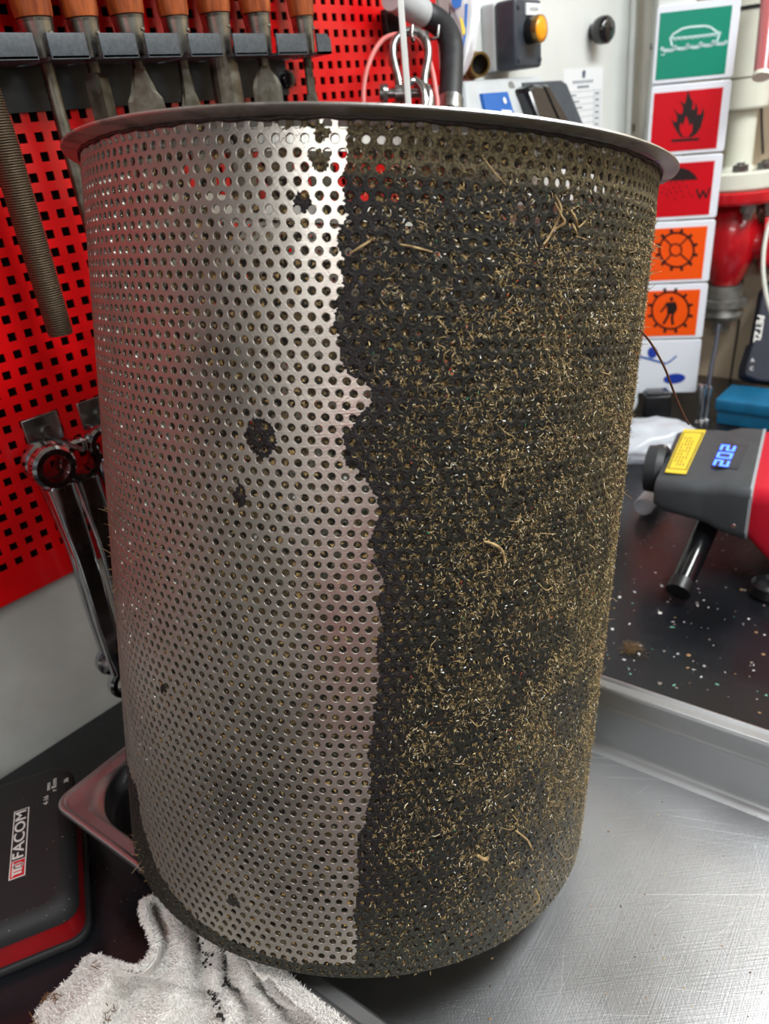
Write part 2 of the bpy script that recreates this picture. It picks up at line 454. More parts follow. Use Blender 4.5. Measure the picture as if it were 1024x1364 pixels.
def fbm(x, y, seed=0, o=4):
    t = 0; am = 0.5
    for i in range(o):
        t = t + am * vnoise(np.asarray(x) * 2 ** i, np.asarray(y) * 2 ** i, seed + i); am /= 2
    return t / (1 - 0.5 ** o)
def bez(pts, n=24):
    """smooth curve through points (Catmull-Rom)"""
    P = [np.asarray(p, float) for p in pts]; out = []
    Q = [2 * P[0] - P[1]] + P + [2 * P[-1] - P[-2]]
    for i in range(1, len(Q) - 2):
        for k in range(n):
            t = k / n
            out.append(0.5 * ((2 * Q[i]) + (-Q[i - 1] + Q[i + 1]) * t + (2 * Q[i - 1] - 5 * Q[i] + 4 * Q[i + 1] - Q[i + 2]) * t * t + (-Q[i - 1] + 3 * Q[i] - 3 * Q[i + 1] + Q[i + 2]) * t ** 3))
    out.append(P[-1]); return out
def rrect(w, h, r, n=6, cx=0.0, cy=0.0):
    pts = []
    for (sx, sy, a0) in ((1, 1, 0), (-1, 1, 90), (-1, -1, 180), (1, -1, 270)):
        for k in range(n + 1):
            a = math.radians(a0 + 90 * k / n)
            pts.append((cx + sx * (w / 2 - r) + r * math.cos(a), cy + sy * (h / 2 - r) + r * math.sin(a)))
    return pts

# ------------------------------------------------------------------ the setting
BZ = 0.900
X0, X1, Y0 = -2.6, 1.40, -2.7
def plane_box(name, lo, hi, m):
    c = [(a + b) / 2 for a, b in zip(lo, hi)]; s = [b - a for a, b in zip(lo, hi)]
    return struct(MB().box(c, s).build(name, m))
plane_box('floor', (X0, Y0, -0.05), (X1, WALL_Y, 0), M_floor)
plane_box('ceiling', (X0, Y0, CEIL), (X1, WALL_Y, CEIL + 0.05), M_ceil)
plane_box('wall_left', (X0 - 0.05, WALL_Y, 0), (X1 + 0.05, WALL_Y + 0.05, CEIL), M_wall)
plane_box('wall_back', (X1, Y0, 0), (X1 + 0.05, WALL_Y, CEIL), M_beige)
plane_box('wall_right', (X0 - 0.05, Y0 - 0.05, 0), (X1 + 0.05, Y0, CEIL), M_grwall)
plane_box('wall_front', (X0 - 0.05, Y0, 0), (X0, WALL_Y, CEIL), M_grwall)

for i, (x, y, sx, sy, w) in enumerate(LAMPS):
    where = ['over the workbench', 'in the middle of the room', 'beside the beige wall'][i]
    t = thing('ceiling_lamp', f'flat white fluorescent ceiling lamp {where}', 'lamp', (x, y, CEIL))
    MB().box((x, y, CEIL - 0.02), (sx + 0.06, sy + 0.06, 0.04)).build('housing', M_white, t)
    d = MB().box((x, y, CEIL - 0.043), (sx, sy, 0.006)).build('diffuser', mat('lamp_diffuser', (255, 252, 246), 0.5, emit=(255, 251, 244), estr=1.0), t)
    a = add_area((x, y, CEIL - 0.06), sx, sy, w); adopt(a, t)

# unseen locker and cupboard, added for what the steel mirrors
lk = thing('added_red_locker', 'unseen red steel locker added for its reflection in the basket', 'locker', (X0 + 0.25, -1.75, 0))  # added out of view so the steel mirrors a pinkish red
MB().box((X0 + 0.252, -1.75, 0.83), (0.50, 0.96, 1.60), bev=0.006).build('body', M_red, lk)
MB().box((X0 + 0.252, -1.75, 0.015), (0.46, 0.92, 0.03)).build('plinth', M_black, lk)
for yy in (-1.99, -1.51):
    dr = MB().box((X0 + 0.508, yy, 0.83), (0.012, 0.47, 1.56), bev=0.003).build('door', M_red, lk)
    MB().box((X0 + 0.520, yy + (0.19 if yy < -1.75 else -0.19), 0.95), (0.012, 0.02, 0.12), bev=0.003).build('handle', M_chrome, dr)
cb = thing('added_dark_cupboard', 'unseen dark grey cupboard added to darken reflections in the basket', 'cupboard', (-1.0, WALL_Y - 0.12, 1.2))  # added out of view to darken what the basket's left side mirrors
MB().box((-1.0, WALL_Y - 0.121, 1.62), (1.15, 0.24, 0.80), bev=0.005).build('body', M_slate, cb)
for xx in (-1.285, -0.715):
    dr = MB().box((xx, WALL_Y - 0.247, 1.62), (0.56, 0.012, 0.78), bev=0.003).build('door', M_slate, cb)
    MB().box((xx + (0.22 if xx < -1 else -0.22), WALL_Y - 0.259, 1.5), (0.02, 0.012, 0.10), bev=0.003).build('handle', M_chrome, dr)

# workbench: black top on a cabinet base
wb = thing('workbench', 'long workbench with a black speckled top along the tool wall', 'workbench', (0.4, 0.1, 0))
BX0, BX1, BY0, BY1 = -0.9, X1 - 0.002, -0.42, WALL_Y - 0.002
MB().box(((BX0 + BX1) / 2, (BY0 + BY1) / 2, BZ - 0.02), (BX1 - BX0, BY1 - BY0, 0.04), bev=0.004).build('worktop', M_bench, wb)
for x in (BX0 + 0.06, BX1 - 0.06, 0.2):
    for y in (BY0 + 0.06, BY1 - 0.06):
        MB().box((x, y, (BZ - 0.04) / 2), (0.06, 0.06, BZ - 0.04)).build('leg', M_rack, wb)
MB().box(((BX0 + BX1) / 2, (BY0 + BY1) / 2, 0.25), (BX1 - BX0 - 0.1, BY1 - BY0 - 0.1, 0.03)).build('shelf', M_rack, wb)

# ------------------------------------------------------------------ the perforated basket
BR, BH = 0.16089, 0.4194                       # radius, height of the perforated sheet
AX = conv([0.13915176, 0.18736738, 0.9723838]); AX /= np.linalg.norm(AX)
BB = conv([-0.0431023, 0.4042159, -0.4379641]) + CAM      # centre of the base
_tocam = CAM - BB; _ex = _tocam - AX * (_tocam @ AX); _ex /= np.linalg.norm(_ex); _ey = np.cross(AX, _ex)
BM = Matrix.Identity(4)
for i in range(3):
    BM[i][0], BM[i][1], BM[i][2], BM[i][3] = _ex[i], _ey[i], AX[i], BB[i]
basket = bpy.data.objects.new('perforated_basket', None); COL.objects.link(basket); basket.empty_display_size = 0.05
basket.matrix_basis = BM
tag(basket, 'large perforated steel strainer basket, one half scrubbed clean, other half caked in dirt', 'strainer basket')

def cyl_uv(px, py, R=BR):
    d = ray(px, py); o = CAM - BB
    dl = np.array([d @ _ex, d @ _ey, d @ AX]); ol = np.array([o @ _ex, o @ _ey, o @ AX])
    A = dl[0] ** 2 + dl[1] ** 2; B = 2 * (dl[0] * ol[0] + dl[1] * ol[1]); Cc = ol[0] ** 2 + ol[1] ** 2 - R * R
    D = max(B * B - 4 * A * Cc, 0.0); t = (-B - math.sqrt(D)) / (2 * A); p = ol + dl * t
    return math.atan2(p[1], p[0]), p[2]

def crop_pts(ox, oy, s, L): return [(ox + x / s, oy + y / s) for x, y in L]
bnd_px = crop_pts(420, 150, 4.547, [(185, 30), (190, 100), (203, 165), (183, 200), (190, 305), (158, 350), (163, 400), (155, 470), (178, 520), (165, 585),
                  (185, 620), (165, 660), (135, 700), (138, 760), (132, 840), (165, 880), (150, 960), (160, 1060), (140, 1120), (128, 1200), (108, 1260), (115, 1330)])
bnd_px += crop_pts(420, 430, 4.547, [(150, 100), (143, 190), (175, 260), (200, 320), (270, 345), (320, 380), (350, 440), (345, 480), (290, 525), (240, 570), (228, 620), (165, 680),
                  (180, 740), (185, 790), (180, 865), (250, 885), (275, 930), (325, 990), (370, 1060), (375, 1140), (370, 1200), (345, 1250), (330, 1320)])
bnd_px += crop_pts(420, 700, 4.547, [(330, 90), (350, 160), (345, 230), (395, 280), (415, 370), (395, 430), (375, 500), (400, 560), (415, 640), (360, 700), (365, 770), (385, 850), (375, 960),
                  (360, 1060), (350, 1180), (345, 1280)])
bnd_px += crop_pts(420, 1000, 4.4, [(310, 30), (325, 110), (318, 250), (305, 370), (260, 480), (250, 590), (240, 700), (255, 830), (225, 940), (240, 1040), (235, 1150), (240, 1210)])
_b = sorted([(cyl_uv(*p)[1], cyl_uv(*p)[0]) for p in bnd_px])
B_S = np.array([q[0] for q in _b]); B_T = np.array([q[1] for q in _b])
low_px = [(474, 1283), (430, 1285), (377, 1279), (330, 1262), (290, 1243), (255, 1217), (232, 1192), (212, 1162), (198, 1128), (189, 1095), (182, 1050)]
_l = sorted([cyl_uv(*p) for p in low_px])
L_T = np.array([q[0] for q in _l]); L_S = np.array([q[1] for q in _l])
PATCH = [(*cyl_uv(348, 582), 0.0072, 0.0085), (*cyl_uv(320, 660), 0.0036, 0.0050), (*cyl_uv(425, 213), 0.0040, 0.0040), (*cyl_uv(403, 268), 0.0035, 0.0036),
         (*cyl_uv(218, 918), 0.0030, 0.003), (*cyl_uv(310, 1200), 0.004, 0.003), (*cyl_uv(395, 158), 0.010, 0.0035), (*cyl_uv(428, 176), 0.0032, 0.003)]
def dirt_depth(th, s):
    """metres inside the dirty region (negative = clean)"""
    th = np.asarray(th, float); s = np.asarray(s, float)
    w = (fbm(th * BR * 420, s * 420, 5, 2) - 0.5) * 0.0035
    d = (th - np.interp(s, B_S, B_T)) * BR + w
    lo = np.interp(th, L_T, L_S) - s + w * 1.2
    lo = np.where(th > L_T[-1] + 0.02, -1.0, lo)
    d = np.maximum(d, lo)
    d = np.where((th < -1.7) , np.maximum(d, 0.003 + (-1.7 - th) * 0.05), d)
    for (pt, ps, ru, rv) in PATCH:
        q = 1 - np.sqrt(((th - pt) * BR / ru) ** 2 + ((s - ps) / rv) ** 2)
        d = np.maximum(d, q * min(ru, rv) + w)
    return d

PITCH, ROW, NCOL, NROW, HR = 0.006, 0.0051962, 168, 81, 0.00180
PITCH = 2 * PI * BR / NCOL
jj, ii = np.meshgrid(np.arange(NROW), np.arange(NCOL), indexing='ij')
c_th = ((ii + 0.5 * (jj % 2)) * 2 * PI / NCOL).ravel(); c_th = (c_th + PI) % (2 * PI) - PI
c_s = (BH - jj * ROW).ravel()
NC = len(c_th)
ang = np.arange(12) * PI / 6
hexr = np.where(np.arange(12) % 2 == 0, PITCH / 2, PITCH / math.sqrt(3))
# (angles 0,60.. are edge middles; 30,90.. are corners)
hx, hy = hexr * np.cos(ang), hexr * np.sin(ang) * (ROW / (PITCH * math.sqrt(3) / 2))
cx_, cy_ = np.cos(ang), np.sin(ang)

def wrap(th, s, r):
    return np.stack([r * np.cos(th), r * np.sin(th), s], -1)
def nrm_tan(th, a, b, c):
    """normal from radial a, tangential b, axial c"""
    n = np.stack([a * np.cos(th) - b * np.sin(th), a * np.sin(th) + b * np.cos(th), c + 0 * th], -1)
    return n / np.linalg.norm(n, axis=-1, keepdims=True)

def sheet():
    front = np.abs(c_th) < 1.75
    th = c_th[:, None]; s = c_s[:, None]
    one = np.ones((NC, 12))
    rings = []
    def ring(dx, dy, r, a, b, c):
        T = th + dx[None, :] / BR; S = s + dy[None, :] + 0 * T
        rings.append((wrap(T, S, r * one), nrm_tan(T, a * one, b * one, c * one), np.stack([T * BR, S], -1)))
    R1 = HR + 0.00032
    ring(hx, hy, BR, 1.0, 0.0, 0.0)                               # 0 outer hex
    ring(cx_ * R1, cy_ * R1, BR, 1.0, 0.0, 0.0)                   # 1 shoulder of the punched edge
    ring(cx_ * HR, cy_ * HR, BR - 0.00022, 0.75, -cx_ * 0.66, -cy_ * 0.66)   # 2 lip
    ring(cx_ * HR, cy_ * HR, BR - 0.00022, 0.0, -cx_, -cy_)       # 3 wall top
    ring(cx_ * HR, cy_ * HR, BR - 0.0011, 0.0, -cx_, -cy_)        # 4 wall foot
    ring(cx_ * HR, cy_ * HR, BR - 0.0011, -1.0, 0.0, 0.0)         # 5 inner
    ring(hx, hy, BR - 0.0011, -1.0, 0.0, 0.0)                     # 6 inner hex
    v = np.stack([r[0] for r in rings], 1).reshape(-1, 3)
    n = np.stack([r[1] for r in rings], 1).reshape(-1, 3)
    uv = np.stack([r[2] for r in rings], 1).reshape(-1, 2)
    base = np.arange(NC)[:, None] * 84
    k = np.arange(12)[None, :]; k2 = (k + 1) % 12
    def quads(a, b, sel):
        q = np.stack([base + a * 12 + k, base + a * 12 + k2, base + b * 12 + k2, base + b * 12 + k], -1)
        return q[sel].reshape(-1, 4)
    allc = np.ones(NC, bool)
    f = np.concatenate([quads(0, 1, front), quads(1, 2, front), quads(0, 2, ~front), quads(3, 4, allc), quads(5, 6, allc)])
    TT, SS = uv[:, 0] / BR, uv[:, 1]
    fl = 0.03 + np.clip((-TT - 0.40) / 0.8, 0, 1) * 0.80 * (0.6 + 0.8 * fbm(TT * 9, SS * 50, 77)) + 0.5 * np.clip(0.45 - np.abs(fbm(TT * 7, SS * 30, 78) - 0.5) * 6, 0, 1) * 0.4  # thin dirt, painted stronger to the left to darken and mute mirrored red
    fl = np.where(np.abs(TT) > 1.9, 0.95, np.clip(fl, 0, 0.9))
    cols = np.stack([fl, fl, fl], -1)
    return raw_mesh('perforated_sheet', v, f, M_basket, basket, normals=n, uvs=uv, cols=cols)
sheet_o = sheet()

# rim flange, collar behind the first rows, foot ring and floor plate
def ring_mesh(prof, m, name, seg=180):
    mb = MB(); mb.lathe(prof, Matrix.Identity(4), seg=seg, caps=False)
    o = MB.build(mb, name, m, None)
    return o
def local_lathe(prof, m, name, seg=160, lab=None):
    mb = MB()
    mb.lathe(prof, BM, seg=seg, caps=False)
    o = mb.build(name, m, basket)
    if lab: o['label'] = lab
    return o
rim_o = local_lathe([(BR - 0.0014, BH - 0.001), (BR + 0.0002, BH + 0.0022), (BR + 0.0020, BH + 0.0030), (BR + 0.0089, BH + 0.0042), (BR + 0.0093, BH + 0.0048), (BR + 0.0089, BH + 0.0056),
                     (BR + 0.0020, BH + 0.0048), (BR - 0.0014, BH + 0.0040), (BR - 0.0014, BH - 0.001)], M_rim, 'rim_flange', lab='grey steel rim flange with dark grime under it')
local_lathe([(BR - 0.0013, BH - 0.0095), (BR - 0.0013, BH + 0.0040), (BR - 0.0030, BH + 0.0040), (BR - 0.0030, BH - 0.0095), (BR - 0.0013, BH - 0.0095)], M_inner, 'collar')
weld = MB()
wp = []
for k in range(220):
    a = 2 * PI * k / 220
    wp.append(BM @ Vector(((BR + 0.0006) * math.cos(a), (BR + 0.0006) * math.sin(a), BH + 0.0019 + 0.0004 * math.sin(k * 1.9) + 0.0003 * math.sin(k * 0.53))))
weld.tube(wp, 0.0009, 6, closed=True)
weld.build('weld_bead', mat('weld_grime', (58, 48, 42), 0.6, metal=0.4, noise=0.5, nscale=300), basket)
BL = BH - 80 * ROW - 0.0034
local_lathe([(BR - 0.0012, BL + 0.001), (BR - 0.0002, BL + 0.0004), (BR - 0.0004, BL - 0.0002), (BR - 0.003, BL - 0.0004), (BR - 0.006, BL - 0.0004), (BR - 0.006, BL + 0.001)],
            mat('foot_grime', (70, 66, 52), 0.6, noise=0.4, nscale=200, bump=0.5, bscale=800), 'foot_ring')
MB().lathe([(0.0005, BL + 0.0002), (BR - 0.004, BL + 0.0002), (BR - 0.004, BL - 0.0003), (0.0005, BL - 0.0003)], BM, seg=64, caps=True).build('floor_plate', mat('grimy_steel', (96, 90, 74), 0.55, metal=0.5, noise=0.4, nscale=60), basket)

# ---- caked dirt over the sheet: thin uneven crust that leaves most holes open
def crust():
    d = dirt_depth(c_th, c_s)
    keep = (d > -0.004)
    th0, s0 = c_th[keep], c_s[keep]; n = len(th0)
    th = th0[:, None]; s = s0[:, None]
    rc = HR * (1.0 - 0.10 * rng.random((n, 12)) - 0.06 * rng.random((n, 1)))
    rc = np.where(rng.random((n, 1)) < 0.10, rc * 0.5, rc)
    topband = (s > BH - 0.016)
    rc = np.where(topband, HR * 1.0, rc)
    rings = []
    def ring(dx, dy, lift):
        T = th + dx / BR; S = s + dy + 0 * T
        l = lift
        rings.append((T, S, l))
    def lift(T, S, dd):
        a = 0.00012 + 0.0006 * np.clip(fbm(T * BR * 420, S * 420, 21, 3) - 0.25, 0, 1)
        a = a * np.clip(dd / 0.003 + 0.3, 0.15, 1)
        a = np.where(S > BH - 0.013, 0.00012, a)
        a = np.where(S < 0.040, a * 0.35, a)
        return a
    k = np.arange(12)
    midr = (rc + hexr[None, :] * 0.8) / 2 + 0.0002
    for dx, dy in ((hx[None, :] + 0 * rc, hy[None, :] + 0 * rc), (cx_ * midr, cy_ * midr), (cx_ * rc, cy_ * rc)):
        ring(dx, dy, None)
    V = []; Cc = []; keepq = []
    for q, (T, S, _) in enumerate(rings):
        dd = dirt_depth(T, S); l = lift(T, S, dd) + (0.00012 * rng.random(T.shape) if q == 1 else 0)
        V.append(wrap(T, S, BR + l)); Cc.append((T, S, dd))
    T, S, dd = rings[2][0], rings[2][1], Cc[2][2]
    V.append(wrap(T, S, np.full(T.shape, BR - 0.0006))); Cc.append((T, S, dd))
    v = np.stack(V, 1).reshape(-1, 3)
    T = np.stack([c[0] for c in Cc], 1); S = np.stack([c[1] for c in Cc], 1); D = np.stack([c[2] for c in Cc], 1)
    # colours
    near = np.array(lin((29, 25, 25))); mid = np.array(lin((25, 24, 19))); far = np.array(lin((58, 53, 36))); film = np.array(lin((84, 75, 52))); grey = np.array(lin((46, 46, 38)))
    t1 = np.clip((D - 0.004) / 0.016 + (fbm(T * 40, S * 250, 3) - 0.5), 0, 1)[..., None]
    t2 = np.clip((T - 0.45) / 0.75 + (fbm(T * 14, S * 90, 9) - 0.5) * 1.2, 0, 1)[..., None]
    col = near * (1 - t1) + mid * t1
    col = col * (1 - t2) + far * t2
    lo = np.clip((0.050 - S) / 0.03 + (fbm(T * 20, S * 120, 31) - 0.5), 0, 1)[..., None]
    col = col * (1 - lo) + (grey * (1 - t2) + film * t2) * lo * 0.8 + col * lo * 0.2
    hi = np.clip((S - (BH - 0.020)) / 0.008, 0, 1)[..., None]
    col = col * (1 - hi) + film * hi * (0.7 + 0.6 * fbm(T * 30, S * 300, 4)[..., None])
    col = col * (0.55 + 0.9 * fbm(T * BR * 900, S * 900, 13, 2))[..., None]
    base = np.arange(n)[:, None] * 48; k = k[None, :]; k2 = (k + 1) % 12
    fs = []
    for a, b in ((0, 1), (1, 2), (2, 3)):
        q = np.stack([base + a * 12 + k, base + a * 12 + k2, base + b * 12 + k2, base + b * 12 + k], -1)
        if a < 2:
            dm = (D[:, a, :] + D[:, b, :] + np.roll(D[:, a, :], -1, 1) + np.roll(D[:, b, :], -1, 1)) / 4
        fs.append(q[dm > 0])
    f = np.concatenate(fs)
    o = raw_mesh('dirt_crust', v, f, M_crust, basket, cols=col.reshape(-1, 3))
    o['label'] = 'dark crust of oily dirt on the uncleaned half'
    return stuff(o)
crust_o = crust()

# ---- rags of debris stuck in the holes
def plugs():
    d = dirt_depth(c_th, c_s)
    rowi = np.round((BH - c_s) / ROW).astype(int)
    p = np.full(NC, 0.93)
    p = np.where(rowi < 2, 0.12, p)
    p = np.where((rowi >= 2) & (rowi < 5), 0.45, p)
    p = np.where((rowi >= 5) & (rowi < 8), 0.62, p)
    p = np.where((rowi >= 8) & (rowi < 12), 0.82, p)
    back = np.abs(c_th) > 1.9
    p = np.where((d > 0), np.maximum(p, 0.80), p)
    p = np.where(back, np.where(rowi < 2, 0.3, 0.86), p)
    sel = rng.random(NC) < p
    th, s = c_th[sel], c_s[sel]; n = len(th)
    pal = np.array([lin(c) for c in ((30, 27, 22), (48, 42, 31), (72, 60, 40), (98, 82, 54), (56, 54, 45), (146, 122, 78), (22, 20, 18), (92, 86, 70))])
    V = []; Cc = []; F = []; k0 = 0
    for layer, (rad, dep, cnt) in enumerate(((1.02, 0.0010, 5), (0.85, 0.0007, 3), (0.6, 0.0005, 3))):
        a0 = rng.random((n, 1)) * 2 * PI
        off = (rng.random((n, 1, 2)) - 0.5) * HR * (0.0, 0.9, 1.2)[layer]
        aa = a0 + np.arange(cnt)[None, :] * 2 * PI / cnt + rng.normal(0, 0.25, (n, cnt))
        rr = HR * rad * (0.75 + 0.45 * rng.random((n, cnt)) if layer else np.full((n, cnt), 1.0))
        dx = rr * np.cos(aa) + off[..., 0]; dy = rr * np.sin(aa) + off[..., 1]
        dep_ = dep + (rng.random((n, cnt)) - 0.5) * 0.0007
        v = wrap(th[:, None] + dx / BR, s[:, None] + dy, BR - dep_)
        ci = pal[rng.integers(0, 8, n)] if layer else pal[rng.integers(0, 5, n)] * 0.8
        if layer == 2: ci = pal[rng.choice([3, 5, 7, 2], n)] * 1.2
        c = np.repeat(ci[:, None, :], cnt, 1) * (0.8 + 0.4 * rng.random((n, cnt, 1)))
        idx = k0 + np.arange(n * cnt).reshape(n, cnt); k0 += n * cnt
        for t in range(1, cnt - 1): F.append(np.stack([idx[:, 0], idx[:, t], idx[:, t + 1]], -1))
        V.append(v.reshape(-1, 3)); Cc.append(c.reshape(-1, 3))
    o = raw_mesh('hole_debris', np.concatenate(V), np.concatenate(F), M_fibre, basket, cols=np.concatenate(Cc), n=3, smooth=False)
    return stuff(o)
plugs()

# ---- loose plant fibres on the dirt
def ribbons(name, th, s, length, width, lift, colr, parent, heading=None, curl=1.0, segs=3, R=BR, base=0.0006):
    n = len(th)
    hd = rng.random(n) * 2 * PI if heading is None else heading
    P = np.zeros((n, segs + 1, 3)); W = np.zeros((n, segs + 1, 2))
    x = np.zeros(n); y = np.zeros(n); z = np.full(n, base) + lift * 0.2 * rng.random(n)
    for k in range(segs + 1):
        P[:, k] = np.stack([x, y, z], -1); W[:, k] = np.stack([-np.sin(hd), np.cos(hd)], -1)
        st = length / segs
        x = x + np.cos(hd) * st; y = y + np.sin(hd) * st
        z = np.clip(z + rng.normal(0.25, 0.7, n) * lift, 0.0002, None)
        hd = hd + rng.normal(0, 0.75, n) * curl
    tap = np.array([0.7, 1.0, 0.9, 0.35])[np.linspace(0, 3, segs + 1).astype(int)]
    w = width[:, None] * tap[None, :] / 2
    A = P[..., :2] + W * w[..., None]; B = P[..., :2] - W * w[..., None]
    def to3(q, zz): return wrap(th[:, None] + q[..., 0] / R, s[:, None] + q[..., 1], R + zz)
    va = to3(A, P[..., 2] + 0.3 * w); vb = to3(B, P[..., 2] - 0.3 * w)
    v = np.stack([va, vb], 2).reshape(n, -1, 3)
    idx = np.arange(n)[:, None] * (2 * (segs + 1)); f = []
    for k in range(segs): f.append(np.stack([idx[:, 0] + 2 * k, idx[:, 0] + 2 * k + 1, idx[:, 0] + 2 * k + 3, idx[:, 0] + 2 * k + 2], -1))
    c = np.repeat(colr[:, None, :], 2 * (segs + 1), 1)
    return raw_mesh(name, v.reshape(-1, 3), np.concatenate(f), M_fibre, parent, cols=c.reshape(-1, 3), smooth=False)
FPAL = np.array([lin(c) for c in ((138, 118, 78), (168, 144, 98), (102, 86, 56), (70, 60, 42), (194, 170, 120), (116, 104, 76), (52, 46, 34), (226, 210, 172))])
def fibres():
    def density(th, s):
        d = dirt_depth(th, s)
        dens = np.clip((d - 0.003) / 0.020, 0, 1)
        cl = fbm(th * 16, s * 75, 41, 4)
        dens = dens * np.clip((cl - 0.36) * 4.2, 0.05, 1)
        dens *= np.clip(0.50 + (th - 0.1) * 0.8, 0.35, 1.0)
        return dens * np.clip((BH - 0.012 - s) / 0.03, 0.05, 1) * np.clip((s - 0.012) / 0.06, 0.08, 1)
    def colours(n): return FPAL[rng.choice(8, n, p=[.18, .19, .13, .11, .13, .10, .10, .06])] * rng.uniform(0.65, 1.2, (n, 1))
    n = 190000
    th = rng.uniform(-0.4, 1.95, n); s = rng.uniform(0.0, BH - 0.006, n)
    sel = rng.random(n) < density(th, s) * 0.75
    th, s = th[sel], s[sel]; n = len(th)
    L = rng.gamma(2.2, 0.00050, n) + 0.0006; W = rng.uniform(0.00016, 0.00040, n)
    stuff(ribbons('plant_fibres', th, s, L, W, 0.0006, colours(n), basket, segs=2, base=0.0004))
    ok = (c_th > -0.35) & (c_th < 1.95) & (dirt_depth(c_th, c_s) > 0.001) & (BH - c_s > 0.012)
    ht, hs = c_th[ok], c_s[ok]
    m = np.round((0.25 + 0.75 * np.clip(density(ht, hs) * 1.5, 0, 1)) * rng.uniform(3, 19, len(ht))).astype(int)
    th = np.repeat(ht, m); s = np.repeat(hs, m); n = len(th); hd = rng.random(n) * 2 * PI; rr = rng.uniform(0.0002, 0.0014, n)
    th = th + rr * np.cos(hd) / BR; s = s + rr * np.sin(hd)
    stuff(ribbons('hole_tufts', th, s, rng.gamma(2.2, 0.00036, n) + 0.0005, rng.uniform(0.00014, 0.00036, n), 0.0007, colours(n) * 1.1, basket, heading=hd + rng.normal(0, .6, n), segs=2, base=0.0001))
    # specks: white, green, orange crumbs
    n = 1500
    th = rng.uniform(0.0, 1.7, n); s = rng.uniform(0.01, BH - 0.02, n); ok = dirt_depth(th, s) > 0.01; th, s = th[ok], s[ok]; n = len(th)
    sp = np.array([lin(c) for c in ((226, 228, 224), (196, 190, 170), (40, 120, 84), (176, 74, 40), (236, 214, 150))])
    c = sp[rng.choice(5, n, p=[.34, .3, .06, .08, .22])]
    stuff(ribbons('pale_specks', th, s, rng.uniform(0.0006, 0.0016, n), rng.uniform(0.0004, 0.0009, n), 0.0002, c, basket, segs=1, base=0.0014))
    # a few on the clean half
    n = 130
    th = rng.uniform(-1.5, 0.1, n); s = rng.uniform(0.02, BH - 0.03, n); th[:80] = rng.uniform(-1.55, -0.9, 80)
    ok = dirt_depth(th, s) < 0; th, s = th[ok], s[ok]; n = len(th)
    c = FPAL[rng.choice([0, 1, 4, 5], n)]
    stuff(ribbons('stray_fibres', th, s, rng.uniform(0.002, 0.006, n), rng.uniform(0.0002, 0.0004, n), 0.0005, c, basket, base=0.0002))
fibres()
# longer stalks, traced where the photograph shows them
def stalks():
    mb = MB(); L = []
    def stalk(px, r, lift=0.0018):
        pts = []
        for k, p in enumerate(px):
            t, s = cyl_uv(*p); rr = BR + lift + 0.0012 * math.sin(k * 2.1)
            pts.append(np.array(BM @ Vector((rr * math.cos(t), rr * math.sin(t), s))))
        q = bez(pts, 5); mb.tube(q, [r * (0.7 + 0.3 * math.sin(PI * i / (len(q) - 1))) for i in range(len(q))], 5)
    stalk([(467, 338), (480, 330), (492, 322), (499, 318)], 0.0006)
    stalk([(736, 262), (741, 280), (738, 300), (726, 318), (718, 326)], 0.0006); stalk([(741, 285), (745, 297), (735, 307)], 0.0007)
    stalk([(756, 280), (760, 292), (768, 303), (776, 294)], 0.0005); stalk([(758, 298), (762, 312)], 0.0005)
    stalk([(641, 719), (656, 724), (668, 735), (670, 748)], 0.0008); stalk([(663, 640), (664, 632), (670, 634), (666, 648)], 0.0005)
    stalk([(633, 1136), (641, 1140), (649, 1141)], 0.0012); stalk([(684, 1104), (694, 1112), (702, 1120), (706, 1130)], 0.0007)
    stalk([(708, 1180), (710, 1192), (706, 1204)], 0.0006, 0.003); stalk([(532, 326), (550, 330), (575, 336)], 0.0005)
    stalk([(640, 150 + 60), (655, 232), (672, 246)], 0.0003); stalk([(735, 270), (742, 290), (748, 300)], 0.0005)
    for k in range(60):
        x = random.uniform(560, 850); y = random.uniform(230, 1180)
        if x > 900 - y * 0.12: continue
        a = random.uniform(0, 2 * PI); l = random.uniform(8, 24); b = a + random.uniform(-1.3, 1.3)
        stalk([(x, y), (x + l / 2 * math.cos(a), y + l / 2 * math.sin(a)), (x + l / 2 * math.cos(a) + l / 2 * math.cos(b), y + l / 2 * math.sin(a) + l / 2 * math.sin(b))], random.uniform(0.00016, 0.00030), random.uniform(0.0010, 0.0018))
    stuff(mb.build('dry_stalks', mat('straw', (186, 160, 112), 0.7, noise=0.3, nscale=300, dark=(120, 94, 56)), basket))
stalks()
# tufts that stick out past the silhouette
tf = MB()
for (px, py, n) in ((872, 330, 12), (868, 300, 8), (862, 375, 5), (856, 440, 4), (846, 480, 5), (836, 560, 5), (826, 660, 4), (812, 800, 6), (800, 890, 6), (786, 1000, 5), (150, 760, 6), (146, 700, 5), (182, 1130, 8), (190, 1150, 8), (157, 800, 4)):
    t, s = cyl_uv(px, py)
    for k in range(n):
        a = t + random.gauss(0, 0.05); z = s + random.gauss(0, 0.006); l = random.uniform(0.002, 0.006)
        p0 = BM @ Vector((BR * math.cos(a), BR * math.sin(a), z))
        dr = Vector((math.cos(a), math.sin(a), 0)); dt = Vector((-math.sin(a), math.cos(a), 0))
        g = dr * random.uniform(.4, 1) + dt * random.uniform(-.6, .6) + Vector((0, 0, random.uniform(-.6, .6)))
        p1 = p0 + (BM.to_3x3() @ g) * l * 0.5; p2 = p1 + (BM.to_3x3() @ (g + Vector((random.gauss(0, .5), random.gauss(0, .5), random.gauss(0, .5))))) * l * 0.5
        tf.tube([p0, p1, p2], [0.00022, 0.0002, 0.0001], 4)
stuff(tf.build('edge_tufts', mat('straw', ), basket))

